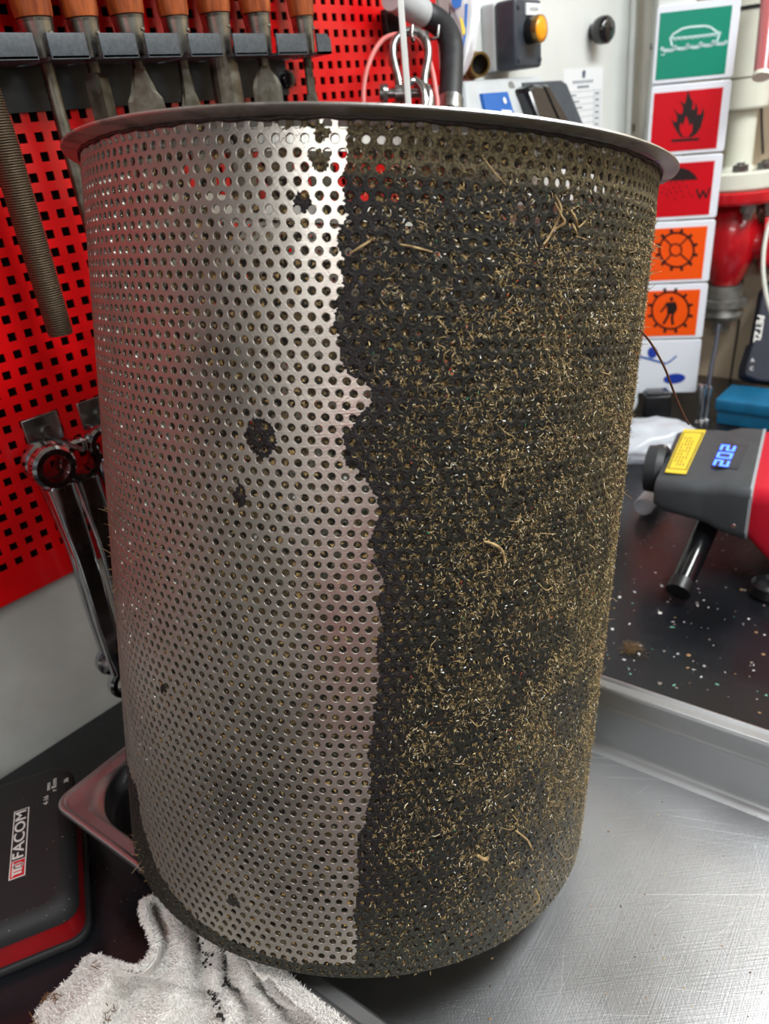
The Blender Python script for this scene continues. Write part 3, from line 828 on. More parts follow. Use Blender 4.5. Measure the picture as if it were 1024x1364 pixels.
# ------------------------------------------------------------------ steel tray under the basket
TZ = 0.962                                           # rim height
_ta = math.radians(50.958)
t_n = conv([math.cos(_ta), math.sin(_ta), 0]); t_l = conv([math.sin(_ta), -math.cos(_ta), 0])   # short and long directions
corner = at_z(68, 1069, TZ)
TW, TL = 0.325, 0.530
TMAT = frame(corner + t_n * TW / 2 + t_l * TL / 2 + np.array([0, 0, 0]), t_n, ez=(0, 0, 1))
def tray():
    t = thing('steel_tray', 'shallow scratched stainless steel tray with rolled rim beneath the basket', 'tray', (TMAT.translation.x, TMAT.translation.y, BZ))
    fl = BZ + 0.0006 - TZ
    def rr(ins, r, z): return [(x, y, z) for x, y in rrect(TW - 2 * ins, TL - 2 * ins, max(r, 0.001), 10)]
    rim = MB()
    rim.rings([rr(0.0008, .012, -0.006), rr(0, .012, -0.005), rr(0, .012, -0.0015), rr(0.0012, .012, 0.0), rr(0.0030, .012, 0.0), rr(0.0042, .011, -0.0014), rr(0.0052, .011, -0.0016),
               rr(0.0110, .010, -0.0016), rr(0.0130, .045, -0.0026), rr(0.0138, .045, -0.0045)], TMAT, True, False)
    rim.build('rim', mat('tray_rim_dummy') if False else M_tray, t)
    w = MB()
    w.rings([rr(0.0138, .045, -0.0045), rr(0.0144, .045, -0.018), rr(0.0158, .044, -0.0195), rr(0.0162, .044, -0.022), rr(0.0172, .042, fl + 0.011), rr(0.0182, .041, fl + 0.006), rr(0.0212, .038, fl + 0.0016), rr(0.0270, .034, fl)], TMAT, True, False)
    w.build('wall', M_tray, t)
    b = MB(); b.add(rr(0.0270, .034, fl), [tuple(range(44))], TMAT)
    b.build('pan_floor', M_pan, t)
    o = MB()
    o.rings([rr(0.0270, .034, fl - 0.0004), rr(0.0205, .038, fl + 0.0010), rr(0.0174, .041, fl + 0.005), rr(0.0164, .042, fl + 0.011), rr(0.0154, .044, -0.022), rr(0.0128, .045, -0.0045), rr(0.0110, .045, -0.0030), rr(0.0008, .012, -0.006)], TMAT, True, False)
    o.add(rr(0.0270, .034, fl - 0.0004), [tuple(range(43, -1, -1))], TMAT)
    o.build('outer_skin', M_tray, t)
    return t
tray_o = tray()
FLZ = BZ + 0.0006
cr = MB()
cols = []
def crumb_field(name, n, fn, sizes, pal, z, label):
    vs = []; fs = []; cs = []
    for k in range(n):
        x, y = fn()
        r = random.uniform(*sizes); m = random.randint(4, 6); a0 = random.random() * 6; c = random.choice(pal); b = len(vs)
        cs_ = lin(c); ar = random.uniform(0.4, 1.0); rot = random.random() * 3
        for q in range(m):
            a = a0 + 2 * PI * q / m; rr_ = r * random.uniform(0.6, 1.2)
            xx, yy = rr_ * math.cos(a), rr_ * math.sin(a) * ar
            vs.append((x + xx * math.cos(rot) - yy * math.sin(rot), y + xx * math.sin(rot) + yy * math.cos(rot), z + 0.00015))
        vs.append((x, y, z + 0.0002 + r * 0.15)); cs += [cs_] * (m + 1)
        fs += [(b + q, b + (q + 1) % m, b + m) for q in range(m)]
    o = raw_mesh(name, np.array(vs), np.array(fs), M_flake, None, cols=np.array(cs), n=3, smooth=False)
    return stuff(tag(o, label, 'debris'))
def in_tray():
    p = at_z(random.uniform(640, 1020), random.uniform(1060, 1360), FLZ); return p[0], p[1]
crumb_field('dirt_crumbs', 46, in_tray, (0.0004, 0.0011), [(120, 84, 48), (150, 112, 66), (90, 66, 40), (186, 160, 110)], FLZ, 'small brown dirt crumbs scattered on the tray floor')
def on_bench():
    while True:
        px, py = random.uniform(800, 1024), random.uniform(690, 960)
        if py < 900 + (px - 800) * 0.31 - 14: break
    p = at_z(px, py, BZ); return p[0], p[1]
crumb_field('paint_flakes', 170, on_bench, (0.0004, 0.0026), [(176, 176, 178), (150, 140, 142), (120, 112, 104), (96, 86, 80), (96, 150, 130), (140, 108, 70), (200, 200, 196)], BZ, 'pale paint flakes and grit scattered on the black bench top')
def on_left():
    px, py = random.uniform(120, 190), random.uniform(1120, 1300)
    p = at_z(px, py, BZ); return p[0], p[1]
crumb_field('grit_specks', 26, on_left, (0.0002, 0.0005), [(150, 140, 120), (120, 100, 70), (190, 190, 186)], BZ, 'fine grit specks on the dark bench beside the tool case')
# tuft of brown fibre on the bench
tb = MB(); c0 = at_z(842, 866, BZ)
for k in range(160):
    a = random.random() * 2 * PI; r = abs(random.gauss(0, 0.006)); z = abs(random.gauss(0.002, 0.002)) * (1 if r < .008 else .4)
    p = V3(c0) + Vector((r * math.cos(a), r * math.sin(a), z + 0.0004)); q = p
    pts = [p]
    for j in range(3):
        q = q + Vector((random.gauss(0, .002), random.gauss(0, .002), random.gauss(0, .0008))); q.z = max(q.z, BZ + 0.0003); pts.append(q)
    tb.tube(pts, 0.00016, 3)
tag(stuff(tb.build('fibre_tuft', mat('tuft_brown', (120, 96, 62), 0.8))), 'small tuft of brown fibre lying on the black bench by the tray', 'debris')

# ------------------------------------------------------------------ white towel between basket, tray rim and bench
def towel():
    top = bez([(190, 1197), (212, 1192), (250, 1206), (300, 1236), (350, 1274), (377, 1293)], 12)
    bot = bez([(10, 1500), (100, 1520), (220, 1520), (340, 1500), (440, 1470), (552, 1432)], 12)
    left = bez([(190, 1197), (187, 1218), (202, 1262), (180, 1289), (152, 1284), (120, 1271), (92, 1302), (54, 1338), (40, 1380), (10, 1500)], 12)
    right = bez([(377, 1293), (396, 1311), (420, 1330), (446, 1351), (470, 1370), (552, 1432)], 12)
    def samp(c, t):
        t = np.clip(t, 0, 1) * (len(c) - 1); i = np.minimum(t.astype(int), len(c) - 2); f = (t - i)[..., None]
        c = np.array(c); return c[i] * (1 - f) + c[i + 1] * f
    NA, NV = 150, 120
    a = np.linspace(0, 1, NA)[None, :] + np.zeros((NV, 1)); v = np.linspace(0, 1, NV)[:, None] + np.zeros((1, NA))
    T_, B_, L_, R_ = samp(top, a), samp(bot, a), samp(left, v), samp(right, v)
    P00, P10, P01, P11 = np.array(top[0]), np.array(top[-1]), np.array(bot[0]), np.array(bot[-1])
    A, Vv = a[..., None], v[..., None]
    px = (1 - Vv) * T_ + Vv * B_ + (1 - A) * L_ + A * R_ - ((1 - A) * (1 - Vv) * P00 + A * (1 - Vv) * P10 + (1 - A) * Vv * P01 + A * Vv * P11)
    # heights: high under the basket and on the rim, falling to the bench
    h = 0.064 - 0.052 * np.clip(v * 1.25, 0, 1) ** 0.8 * (1 - 0.75 * a ** 1.5)
    lobe = np.exp(-((a - 0.05) / 0.25) ** 2 - ((v - 0.42) / 0.16) ** 2)
    h = h + 0.016 * lobe
    q = a + 0.06 * np.sin(v * 7) + 0.05 * (fbm(a * 3, v * 3, 2) - 0.5)
    for c, w, am in ((0.10, 0.075, 0.020), (0.34, 0.075, 0.018), (0.53, 0.045, 0.013), (0.68, 0.050, 0.015), (0.85, 0.050, 0.010)):
        h = h + am * np.exp(-((q - c) / w) ** 2) * (0.35 + 0.65 * np.clip(v * 5, 0, 1))
    h = h - 0.008 + 0.012 * (fbm(a * 5, v * 5, 8, 2) - 0.5) + 0.002 * (fbm(a * 24, v * 24, 17, 2) - 0.5)
    edge = np.minimum.reduce([a / 0.03, np.ones_like(a)])
    h = np.maximum(h * (0.35 + 0.65 * np.clip(edge, 0, 1)) if False else h, 0.006)
    P = np.zeros((NV, NA, 3)); TMI = TMAT.inverted()
    for i in range(NV):
        for j in range(NA):
            z = BZ + h[i, j]; p = at_z(px[i, j, 0], px[i, j, 1], z)
            s = (p - BB) @ AX
            if s > -0.0035:                       # stay under the basket's base
                r = np.linalg.norm((p - BB) - AX * s)
                if r < BR + 0.004:
                    d = ray(*px[i, j]); tt = ((BB - AX * 0.0035 - CAM) @ AX) / (d @ AX); p = CAM + d * tt
            q_ = TMI @ V3(p)
            if abs(q_.x) < TW / 2 + 0.002 and abs(q_.y) < TL / 2 + 0.002 and p[2] < TZ + 0.0025: p = at_z(px[i, j, 0], px[i, j, 1], TZ + 0.0025)
            P[i, j] = p
    du = np.gradient(P, axis=1); dv = np.gradient(P, axis=0); N = np.cross(dv, du); N /= np.linalg.norm(N, axis=-1, keepdims=True)
    N = np.where(N[..., 2:3] < 0, -N, N)
    idx = np.arange(NV * NA).reshape(NV, NA)
    t = thing('towel', 'white terry towel bunched up under the basket and over the tray rim', 'towel', (P[..., 0].mean(), P[..., 1].mean(), BZ))
    bot_ = P - np.array([0, 0, 1]) * np.minimum(0.004, (P[..., 2:3] - BZ) * 0.5)
    v3 = np.concatenate([P.reshape(-1, 3), bot_.reshape(-1, 3)]); K = NV * NA
    f1 = np.stack([idx[:-1, :-1], idx[1:, :-1], idx[1:, 1:], idx[:-1, 1:]], -1).reshape(-1, 4); f2 = f1[:, ::-1] + K
    bd = np.concatenate([idx[0, :], idx[1:, -1], idx[-1, -2::-1], idx[-2:0:-1, 0]]); nb = np.roll(bd, -1)
    f3 = np.stack([bd, nb, nb + K, bd + K], -1)
    o = raw_mesh('cloth', v3, np.concatenate([f1, f2, f3]), M_towel); adopt(o, t)
    # pile of loops
    n = 70000
    ai = rng.random(n) * (NA - 1.01); vi = rng.random(n) * (NV - 1.01); i0, j0 = vi.astype(int), ai.astype(int); fi, fj = (vi - i0)[:, None], (ai - j0)[:, None]
    def bil(G): return G[i0, j0] * (1 - fi) * (1 - fj) + G[i0 + 1, j0] * fi * (1 - fj) + G[i0, j0 + 1] * (1 - fi) * fj + G[i0 + 1, j0 + 1] * fi * fj
    p = bil(P); nn = bil(N); m = (p - BB) @ AX
    ok = ~((m > -0.006) & (np.linalg.norm((p - BB) - m[:, None] * AX, axis=1) < BR + 0.003)); p, nn = p[ok], nn[ok]; n = len(p)
    rnd = rng.normal(0, 1, (n, 3)); d1 = nn * 0.9 + rnd * 0.55 + np.array([-0.25, -0.1, -0.25]); d1 /= np.linalg.norm(d1, axis=1, keepdims=True)
    d2 = d1 + rng.normal(0, 0.7, (n, 3)) + np.array([0, 0, -0.3]); d2 /= np.linalg.norm(d2, axis=1, keepdims=True)
    l = rng.uniform(0.0009, 0.0019, (n, 1)); sd = np.cross(d1, rng.normal(0, 1, (n, 3))); sd /= np.linalg.norm(sd, axis=1, keepdims=True); sd *= 0.00016
    p1 = p + d1 * l; p2 = p1 + d2 * l * 0.8
    vv = np.stack([p - sd, p + sd, p1 - sd, p1 + sd, p2 - sd * .4, p2 + sd * .4], 1).reshape(-1, 3)
    b = np.arange(n)[:, None] * 6
    ff = np.concatenate([b + np.array([0, 1, 3, 2]), b + np.array([2, 3, 5, 4])])
    c = np.array(lin((252, 250, 245)))[None] * rng.uniform(0.82, 1.05, (n, 1)); c = np.repeat(c[:, None], 6, 1).reshape(-1, 3)
    o = raw_mesh('terry_pile', vv, ff, M_terry, cols=c); adopt(o, t); stuff(o)
    # grease flecks and brown crumbs rubbed into the towel
    g = MB()
    def near(pxx, pyy):
        d = (px[..., 0] - pxx) ** 2 + (px[..., 1] - pyy) ** 2; i, j = np.unravel_index(d.argmin(), d.shape); return P[i, j], N[i, j]
    for (x, y, k) in ((300, 1283, 10), (297, 1308, 14), (304, 1313, 10), (286, 1322, 10), (290, 1332, 8), (296, 1352, 6), (270, 1262, 5), (277, 1285, 4), (305, 1262, 6), (314, 1258, 5), (283, 1274, 3)):
        for _ in range(k):
            p_, n_ = near(x + random.gauss(0, 3.0), y + random.gauss(0, 4.5)); r = random.uniform(0.0006, 0.0015)
            g.lathe([(r * .9, -0.0003), (r, 0.0006), (r * 0.4, 0.0013)], axis_frame(p_ + n_ * 0.0012, n_ + np.array([random.gauss(0, .3), random.gauss(0, .3), 0])), seg=6)
    o = stuff(g.build('grease_flecks', mat('grease', (26, 24, 22), 0.6), t)); o['label'] = 'black greasy flecks on the towel'
    g = MB()
    for (x, y, k) in ((62, 1325, 9), (72, 1332, 7), (147, 1338, 6), (143, 1352, 4), (130, 1290, 3), (46, 1362, 5)):
        for _ in range(k):
            p_, n_ = near(x + random.gauss(0, 4), y + random.gauss(0, 5)); p_ = p_ + n_ * 0.0016
            d_ = np.array([random.gauss(0, 1), random.gauss(0, 1), random.gauss(0, .3)]) * 0.0022
            g.tube([p_ - d_, p_ + n_ * .001, p_ + d_], 0.0003, 4)
    stuff(g.build('brown_fibres', mat('fibre_brown', (112, 78, 44), 0.8), t))
towel()

# ------------------------------------------------------------------ black and red tool case on the bench
er = np.array([0.45, 0.893, 0.0]); el = np.array([-0.893, 0.45, 0.0])
cc = np.array([0.079, 0.400, BZ])
CL, CD = 0.150, 0.152
CM = frame(cc + er * CD / 2 + el * CL / 2, el, ez=(0, 0, 1))     # local x = towards the wall side, y: -er
case = thing('tool_case', 'flat black plastic tool case with a red band and white lettering', 'tool case', cc + er * CD / 2 + el * CL / 2)
def crr(ins, r, z): return [(x, y, z) for x, y in rrect(CL - 2 * ins, CD - 2 * ins, r, 7)]
def stack(name, m, layers):
    mb = MB(); mb.rings([crr(*l) for l in layers], CM, True, True, True); return mb.build(name, m, case)
stack('base', M_caseblk, [(0.001, .012, 0.0005), (0.0, .012, 0.002), (0.0, .012, 0.0062), (0.0012, .012, 0.0072)])
o = stack('middle_band', M_casered, [(0.0030, .012, 0.0072), (0.0038, .012, 0.0250)]); o['label'] = 'red plastic band'
LZ = 0.0385
lid = stack('lid', M_caseblk, [(0.0022, .013, 0.0250), (0.0025, .014, 0.0300), (0.0050, .015, 0.0350), (0.0092, .015, LZ - 0.0006), (0.0120, .014, LZ)])
LT = BZ + LZ
p_br, p_tr, p_bl, p_tl = [at_z(x, y, LT) for x, y in ((33.7, 1165.7), (39.3, 1075), (11.4, 1173), (19, 1081.4))]
lx = (p_tr - p_br); lw = np.linalg.norm(lx); ly = p_bl - p_br; lh = abs(np.linalg.norm(np.cross(lx / lw, ly)))
LG = frame(p_br + np.array([0, 0, 0.0001]), lx, ez=(0, 0, 1))
logo = MB().prism([(0, 0), (lw, 0), (lw, lh), (0, lh)], 0, 0.0002, LG).build('logo_border', M_label, lid)
k = lw * 0.235
MB().prism([(0.0008, 0.0008), (k, 0.0008), (k, lh - 0.0008), (0.0008, lh - 0.0008)], 0.0002, 0.0003, LG).build('logo_emblem_field', M_lred, lid)
MB().prism([(k + 0.0007, 0.0008), (lw - 0.0008, 0.0008), (lw - 0.0008, lh - 0.0008), (k + 0.0007, lh - 0.0008)], 0.0002, 0.0003, LG).build('logo_name_field', M_caseblk, lid)
tx = MB(); text_into(tx, 'FACOM', LG @ Matrix.Translation(((k + lw) / 2, lh * 0.49, 0.0003)), lh * 0.98, 0.0002, sx=(lw - k) / (lh * 3.55), bold=0.012)
tx.build('lettering', M_label, lid)
em = MB()
e0, e1 = 0.0022, k - 0.0016
for q in range(3):
    x = e0 + (e1 - e0) * (0.08 + 0.25 * q); em.prism([(x, lh * 0.22), (x + (e1 - e0) * 0.15, lh * 0.22), (x + (e1 - e0) * 0.15, lh * 0.72), (x, lh * 0.72)], 0.0003, 0.0005, LG)
em.stroke([(e0, lh * 0.78), (e1, lh * 0.78)], lh * 0.10, 0.0003, 0.0005, LG)
em.stroke([(e0 + (e1 - e0) * .72 + 0.0022 * math.cos(a), lh * 0.45 + 0.0030 * math.sin(a)) for a in np.linspace(0, 2 * PI, 14)], lh * 0.10, 0.0003, 0.0005, LG)
em.build('emblem', M_label, lid)
sm = MB()
for (x, y, s, h) in ((61.5, 1066, '4-16', 0.0052), (64.5, 1048, 'tmm', 0.0046), (72.5, 1045.5, 'r Rom', 0.0056), (88.5, 1039.5, '36', 0.0050)):
    p = at_z(x, y, LT); text_into(sm, s, frame(p + np.array([0, 0, 0.0001]), lx, ez=(0, 0, 1)), h, 0.0002)
sm.build('small_print', M_label, lid)
lt = MB(); p = CM @ Vector((-CL / 2 + 0.0, CD / 2 - 0.078, 0))
lt.box((-CL / 2 - 0.0015, -0.020, 0.026), (0.004, 0.020, 0.016), CM, bev=0.0015); lt.build('latch', M_rack, case)
case_crumbs = []
def on_lid():
    p = at_z(random.uniform(5, 100), random.uniform(1040, 1240), LT); return p[0], p[1]
o = crumb_field('grit_specks', 34, on_lid, (0.0002, 0.0005), [(170, 160, 140), (190, 150, 90), (210, 210, 206)], LT, 'fine pale grit specks on the lid of the tool case')

# ------------------------------------------------------------------ red perforated tool panel
PX0, PX1, PZ0, PZ1, POFF, PT = -0.25, 0.795, 1.0575, 1.66, 0.012, 0.0015
def panel():
    t = thing('pegboard', 'red steel tool panel with rows of square holes', 'tool panel', (0.3, WALL_Y - POFF, PZ0))
    px, pz, hs = 0.0132, 0.0133, 0.0065
    xs = np.arange(0.288 - 38 * px, PX1 - px * 0.7, px); zs = np.arange(1.4085 - 24 * pz, PZ1 - pz * 0.7, pz)
    zs = zs[zs > PZ0 + 0.010]
    xs = xs[xs > PX0 + 0.010]
    yf, yb = WALL_Y - POFF - PT, WALL_Y - POFF
    V = []; F = []
    ex = [PX0] + sum([[x - hs / 2, x + hs / 2] for x in xs], []) + [PX1]
    ez = [PZ0] + sum([[z - hs / 2, z + hs / 2] for z in zs], []) + [PZ1]
    nx, nz = len(ex), len(ez)
    for y in (yf, yb):
        for z in ez:
            for x in ex: V.append((x, y, z))
    def id_(s, j, i): return s * nx * nz + j * nx + i
    for j in range(nz - 1):
        for i in range(nx - 1):
            hole = (i % 2 == 1) and (j % 2 == 1)
            if hole:
                F += [(id_(0, j, i), id_(1, j, i), id_(1, j, i + 1), id_(0, j, i + 1)), (id_(0, j + 1, i), id_(0, j + 1, i + 1), id_(1, j + 1, i + 1), id_(1, j + 1, i)),
                      (id_(0, j, i), id_(0, j + 1, i), id_(1, j + 1, i), id_(1, j, i)), (id_(0, j, i + 1), id_(1, j, i + 1), id_(1, j + 1, i + 1), id_(0, j + 1, i + 1))]
            else:
                F += [(id_(0, j, i), id_(0, j, i + 1), id_(0, j + 1, i + 1), id_(0, j + 1, i)), (id_(1, j, i), id_(1, j + 1, i), id_(1, j + 1, i + 1), id_(1, j, i + 1))]
    mb = MB(); mb.add(V, F); mb.build('perforated_plate', M_red, t)
    mb = MB()
    mb.box(((PX0 + PX1) / 2, WALL_Y - POFF / 2 - PT / 2, PZ0 + 0.0008), (PX1 - PX0, POFF + PT - 0.0005, 0.0016))
    mb.box(((PX0 + PX1) / 2, WALL_Y - POFF / 2 - PT / 2, PZ1), (PX1 - PX0, POFF + PT - 0.0005, 0.0016))
    mb.box((PX1, WALL_Y - POFF / 2 - PT / 2, (PZ0 + PZ1) / 2), (0.0016, POFF + PT - 0.0005, PZ1 - PZ0))
    mb.box((PX0, WALL_Y - POFF / 2 - PT / 2, (PZ0 + PZ1) / 2), (0.0016, POFF + PT - 0.0005, PZ1 - PZ0))
    mb.build('turned_edge', M_red, t)
    MB().box(((PX0 + PX1) / 2, WALL_Y - 0.003, (PZ0 + PZ1) / 2), (PX1 - PX0 - 0.006, 0.005, PZ1 - PZ0 - 0.006)).build('gap_shade_sheet', M_dark, t)  # added dark sheet standing in for the shade behind the holes
panel()
PF = POFF + PT          # front of the panel, distance from the wall
def wy(off): return WALL_Y - off

# ------------------------------------------------------------------ tool rack with chisels and files
rack = thing('tool_rack', 'grey slotted steel rack screwed to the red panel', 'tool rack', (0.42, wy(PF), 1.40))
RL = 0.058                                          # distance of the front lip from the wall
zt, zb_ = at_wall(150, 43.5, RL)[2], at_wall(150, 77.5, RL)[2]
segs = [(-70, 47.5), (65, 116.5), (134, 182.5), (195, 239.5), (252.5, 295), (312, 355.5), (369.5, 409), (423, 441)]
for n_, (a, b) in enumerate(segs):
    xa, xb = at_wall(a, 60, RL)[0], at_wall(b, 60, RL)[0]
    mb = MB()
    if n_ < len(segs) - 1:
        mb.box(((xa + xb) / 2, wy(RL - 0.001), (zt + zb_) / 2), (xb - xa, 0.002, zt - zb_), bev=0.0006)
    else:
        h = zt - zb_
        mb.prism([(xa, zb_), (xb, zb_), (xb, zb_ + h * 0.72), (xb - (xb - xa) * .25, zt), (xa, zt)], -wy(RL), -wy(RL - 0.002), Matrix(((1, 0, 0, 0), (0, 0, -1, 0), (0, 1, 0, 0), (0, 0, 0, 1))))
    mb.build('lip', M_rack, rack)
    xb2 = xb
    MB().box(((xa + xb2) / 2, wy((RL + 0.022) / 2), zb_ + 0.001), (xb2 - xa, RL - 0.022, 0.002)).build('shelf', M_rack, rack)
xa, xb = at_wall(-70, 60, RL)[0], at_wall(420, 60, RL)[0]
MB().box(((xa + xb) / 2, wy(0.018), zb_ + 0.001), (xb - xa, 0.009, 0.002)).build('shelf_back', M_rack, rack)
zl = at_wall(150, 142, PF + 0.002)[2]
MB().box(((xa + xb) / 2, wy(PF + 0.0012), (zl + zb_) / 2), (xb - xa, 0.002, zb_ - zl)).build('back_plate', mat('rack_back', (34, 38, 40), 0.45, noise=0.2, nscale=60), rack)  # near-black partly because the shelf's shade is put into the colour
kp = at_wall(385, 105, PF + 0.006)
mb = MB(); km = axis_frame((kp[0], wy(PF + 0.002), kp[2]), (0, -1, 0)); mb.lathe([(0.0075, 0), (0.0075, 0.004), (0.0065, 0.005)], km, seg=20)
for q in (-0.0025, 0.0, 0.0025): mb.box((q, 0, 0.0055), (0.0012, 0.010, 0.001), km)
mb.build('fixing_screw', M_blackg, rack)

def hand_tool(name, label, p_top, p_bot, kind, hr=0.0125):
    """wooden handled tool hanging straight down through a rack slot"""
    off = 0.036
    a = at_wall(*p_top, off); b = at_wall(*p_bot, off); x = (a[0] + b[0]) / 2; y = wy(off)
    zf1, zf0 = a[2], b[2]
    t = thing(name, label, 'hand tool', (x, y, zf0), 'wooden handled tools in the rack')
    F = lambda z: Matrix.Translation((x, y, z))
    mb = MB(); h = 0.105
    mb.lathe([(hr, 0), (hr * 1.06, 0.004), (hr * 1.16, 0.025), (hr * 1.22, 0.05), (hr * 1.1, 0.075), (hr * 1.18, 0.092), (hr * 0.9, 0.102), (hr * 0.4, h)], F(zf1), seg=28, split=False)
    mb.build('handle', M_wood, t)
    mb = MB(); r0 = hr * 0.72; fl = zf1 - zf0 + 0.002
    mb.lathe([(r0 * 0.6, 0), (r0, 0.001), (hr * 0.93, fl - 0.003), (hr * 0.97, fl - 0.001), (hr * 0.9, fl)], F(zf0 - 0.002), seg=28)
    mb.lathe([(0.0016, 0), (0.0012, 0.0009)], axis_frame((x + 0.004, y - hr * 0.84, zf1 - 0.010), (0.3, -1, 0)), seg=8)
    mb.build('ferrule', M_ferrule, t)
    mb = MB()
    R = F(zf0)
    if kind == 'round':
        L = 0.20; mb.lathe([(0.0042, -0.002), (0.0048, -0.02), (0.0050, -0.05), (0.0046, -0.12), (0.0038, -L), (0.003, -L - 0.003)], R, seg=20, split=False)
    elif kind == 'square':
        R2 = R @ Matrix.Rotation(math.radians(28), 4, 'Z')
        mb.lathe([(0.0045, 0.0), (0.0045, -0.012)], R, seg=16)
        mb.rings([[(-w, -w, z), (w, -w, z), (w, w, z), (-w, w, z)] for w, z in ((0.0040, -0.010), (0.0062, -0.014), (0.0062, -0.09), (0.0050, -0.13))], R2, True, True, False)
    else:
        prof = {'wide': [(0.0034, 0.0), (0.0052, -0.010), (0.0098, -0.024), (0.0135, -0.030), (0.0140, -0.036), (0.0140, -0.12)],
                'skew': [(0.0034, 0.0), (0.0040, -0.012), (0.0052, -0.026), (0.0082, -0.036), (0.0086, -0.05), (0.0086, -0.12)],
                'gouge': [(0.0105, 0.001), (0.0130, -0.006), (0.0138, -0.016), (0.0138, -0.12)],
                'neck': [(0.0042, 0.0), (0.0050, -0.010), (0.0105, -0.018), (0.0128, -0.024), (0.0134, -0.12)],
                'scraper': [(0.0036, 0.0), (0.0040, -0.030), (0.0060, -0.040), (0.0105, -0.050), (0.0118, -0.056), (0.0118, -0.12)]}[kind]
        th = {'wide': 0.0016, 'skew': 0.003, 'gouge': 0.0026, 'neck': 0.0016, 'scraper': 0.0016}[kind]
        yaw = {'wide': 36, 'skew': 22, 'gouge': 34, 'neck': 34, 'scraper': 34}[kind]
        R2 = R @ Matrix.Rotation(math.radians(-yaw), 4, 'Z')
        rings = []
        for w, z in prof:
            if kind == 'gouge':
                m = 9; up = [(w * math.sin(q), -0.012 * (math.cos(q) - 0.4) - th, z) for q in np.linspace(-1.05, 1.05, m)]
                dn = [(w * math.sin(q), -0.012 * (math.cos(q) - 0.4) + th, z) for q in np.linspace(1.05, -1.05, m)]
                rings.append(up + dn)
            else: rings.append([(-w, -th * .5, z), (-w * .7, -th, z), (w * .7, -th, z), (w, -th * .5, z), (w, th, z), (-w, th, z)])
        mb.rings(rings, R2, True, True, False)
        if kind != 'gouge': mb.lathe([(0.0042, 0.001), (0.0040, -0.008)], R, seg=14)
    mb.build('blade', M_blade, t)
    return t
hand_tool('round_file', 'wooden handled round file, first along the grey rack', (46, 24), (59, 77), 'round')
hand_tool('square_scraper', 'wooden handled tool with narrow square shank, next to the round file', (109, 24), (121.5, 76), 'square', 0.0118)
hand_tool('wood_chisel', 'wooden handled broad chisel with stepped shoulder, third in the grey rack', (168, 20), (182, 75), 'wide', 0.0125)
hand_tool('skew_chisel', 'wooden handled narrow chisel turned edge-on beside the broad chisel', (231, 22), (242.5, 74), 'skew', 0.0112)
hand_tool('gouge', 'wooden handled wide gouge with rounded dark blade in the rack', (284, 18), (296.5, 74), 'gouge', 0.0128)
hand_tool('flat_scraper', 'wooden handled scraper with bright shouldered blade between gouge and last tool', (340, 18), (350, 74), 'neck', 0.0125)
hand_tool('bent_scraper', 'wooden handled tool with flared brown blade at the end of the rack', (401, 22), (409.5, 75), 'scraper', 0.0108)
# long rasp hanging at the left end
a = at_wall(0, 140, 0.04); b = at_wall(72, 448, 0.04); x = (a[0] + b[0]) / 2; y = wy(0.04)
ras = thing('rasp', 'long thick round rasp with cut teeth hanging in front of the red panel', 'file', (x, y, b[2]), None)
mb = MB(); mb.lathe([(0.0088, 0.0), (0.0092, 0.002), (0.0098, 0.06), (0.0100, 0.13), (0.0085, 0.165), (0.0060, 0.175)], Matrix.Translation((x, y, b[2])), seg=28, split=False)
def rasp_mat():
    m = bpy.data.materials.new('rasp_teeth'); m.use_nodes = True; nt = m.node_tree; bs = nt.nodes['Principled BSDF']
    bs.inputs['Base Color'].default_value = (*lin((112, 96, 78)), 1); bs.inputs['Metallic'].default_value = 0.8; bs.inputs['Roughness'].default_value = 0.48
    tc = nt.nodes.new('ShaderNodeTexCoord'); w = nt.nodes.new('ShaderNodeTexWave'); w.bands_direction = 'Z'; w.inputs['Scale'].default_value = 190; w.inputs['Distortion'].default_value = 0.6
    w.wave_type = 'BANDS'; bp = nt.nodes.new('ShaderNodeBump'); bp.inputs['Strength'].default_value = 1.0; bp.inputs['Distance'].default_value = 0.0015
    nt.links.new(tc.outputs['Object'], w.inputs['Vector']); nt.links.new(w.outputs['Fac'], bp.inputs['Height']); nt.links.new(bp.outputs['Normal'], bs.inputs['Normal'])
    cr_ = nt.nodes.new('ShaderNodeMix'); cr_.data_type = 'RGBA'; cr_.inputs[6].default_value = (*lin((70, 58, 46)), 1); cr_.inputs[7].default_value = (*lin((140, 122, 100)), 1)
    nt.links.new(w.outputs['Fac'], cr_.inputs[0]); nt.links.new(cr_.outputs[2], bs.inputs['Base Color'])
    return m
mb.build('file_body', rasp_mat(), ras)
mb = MB(); mb.lathe([(0.0075, 0.172), (0.0085, 0.176), (0.0125, 0.205), (0.0125, 0.207)], Matrix.Translation((x, y, b[2])), seg=24); mb.build('ferrule', M_ferrule, ras)
mb = MB(); mb.lathe([(0.013, 0.206), (0.015, 0.23), (0.0155, 0.26), (0.014, 0.29), (0.006, 0.31)], Matrix.Translation((x, y, b[2])), seg=24, split=False); mb.build('handle', M_wood, ras)

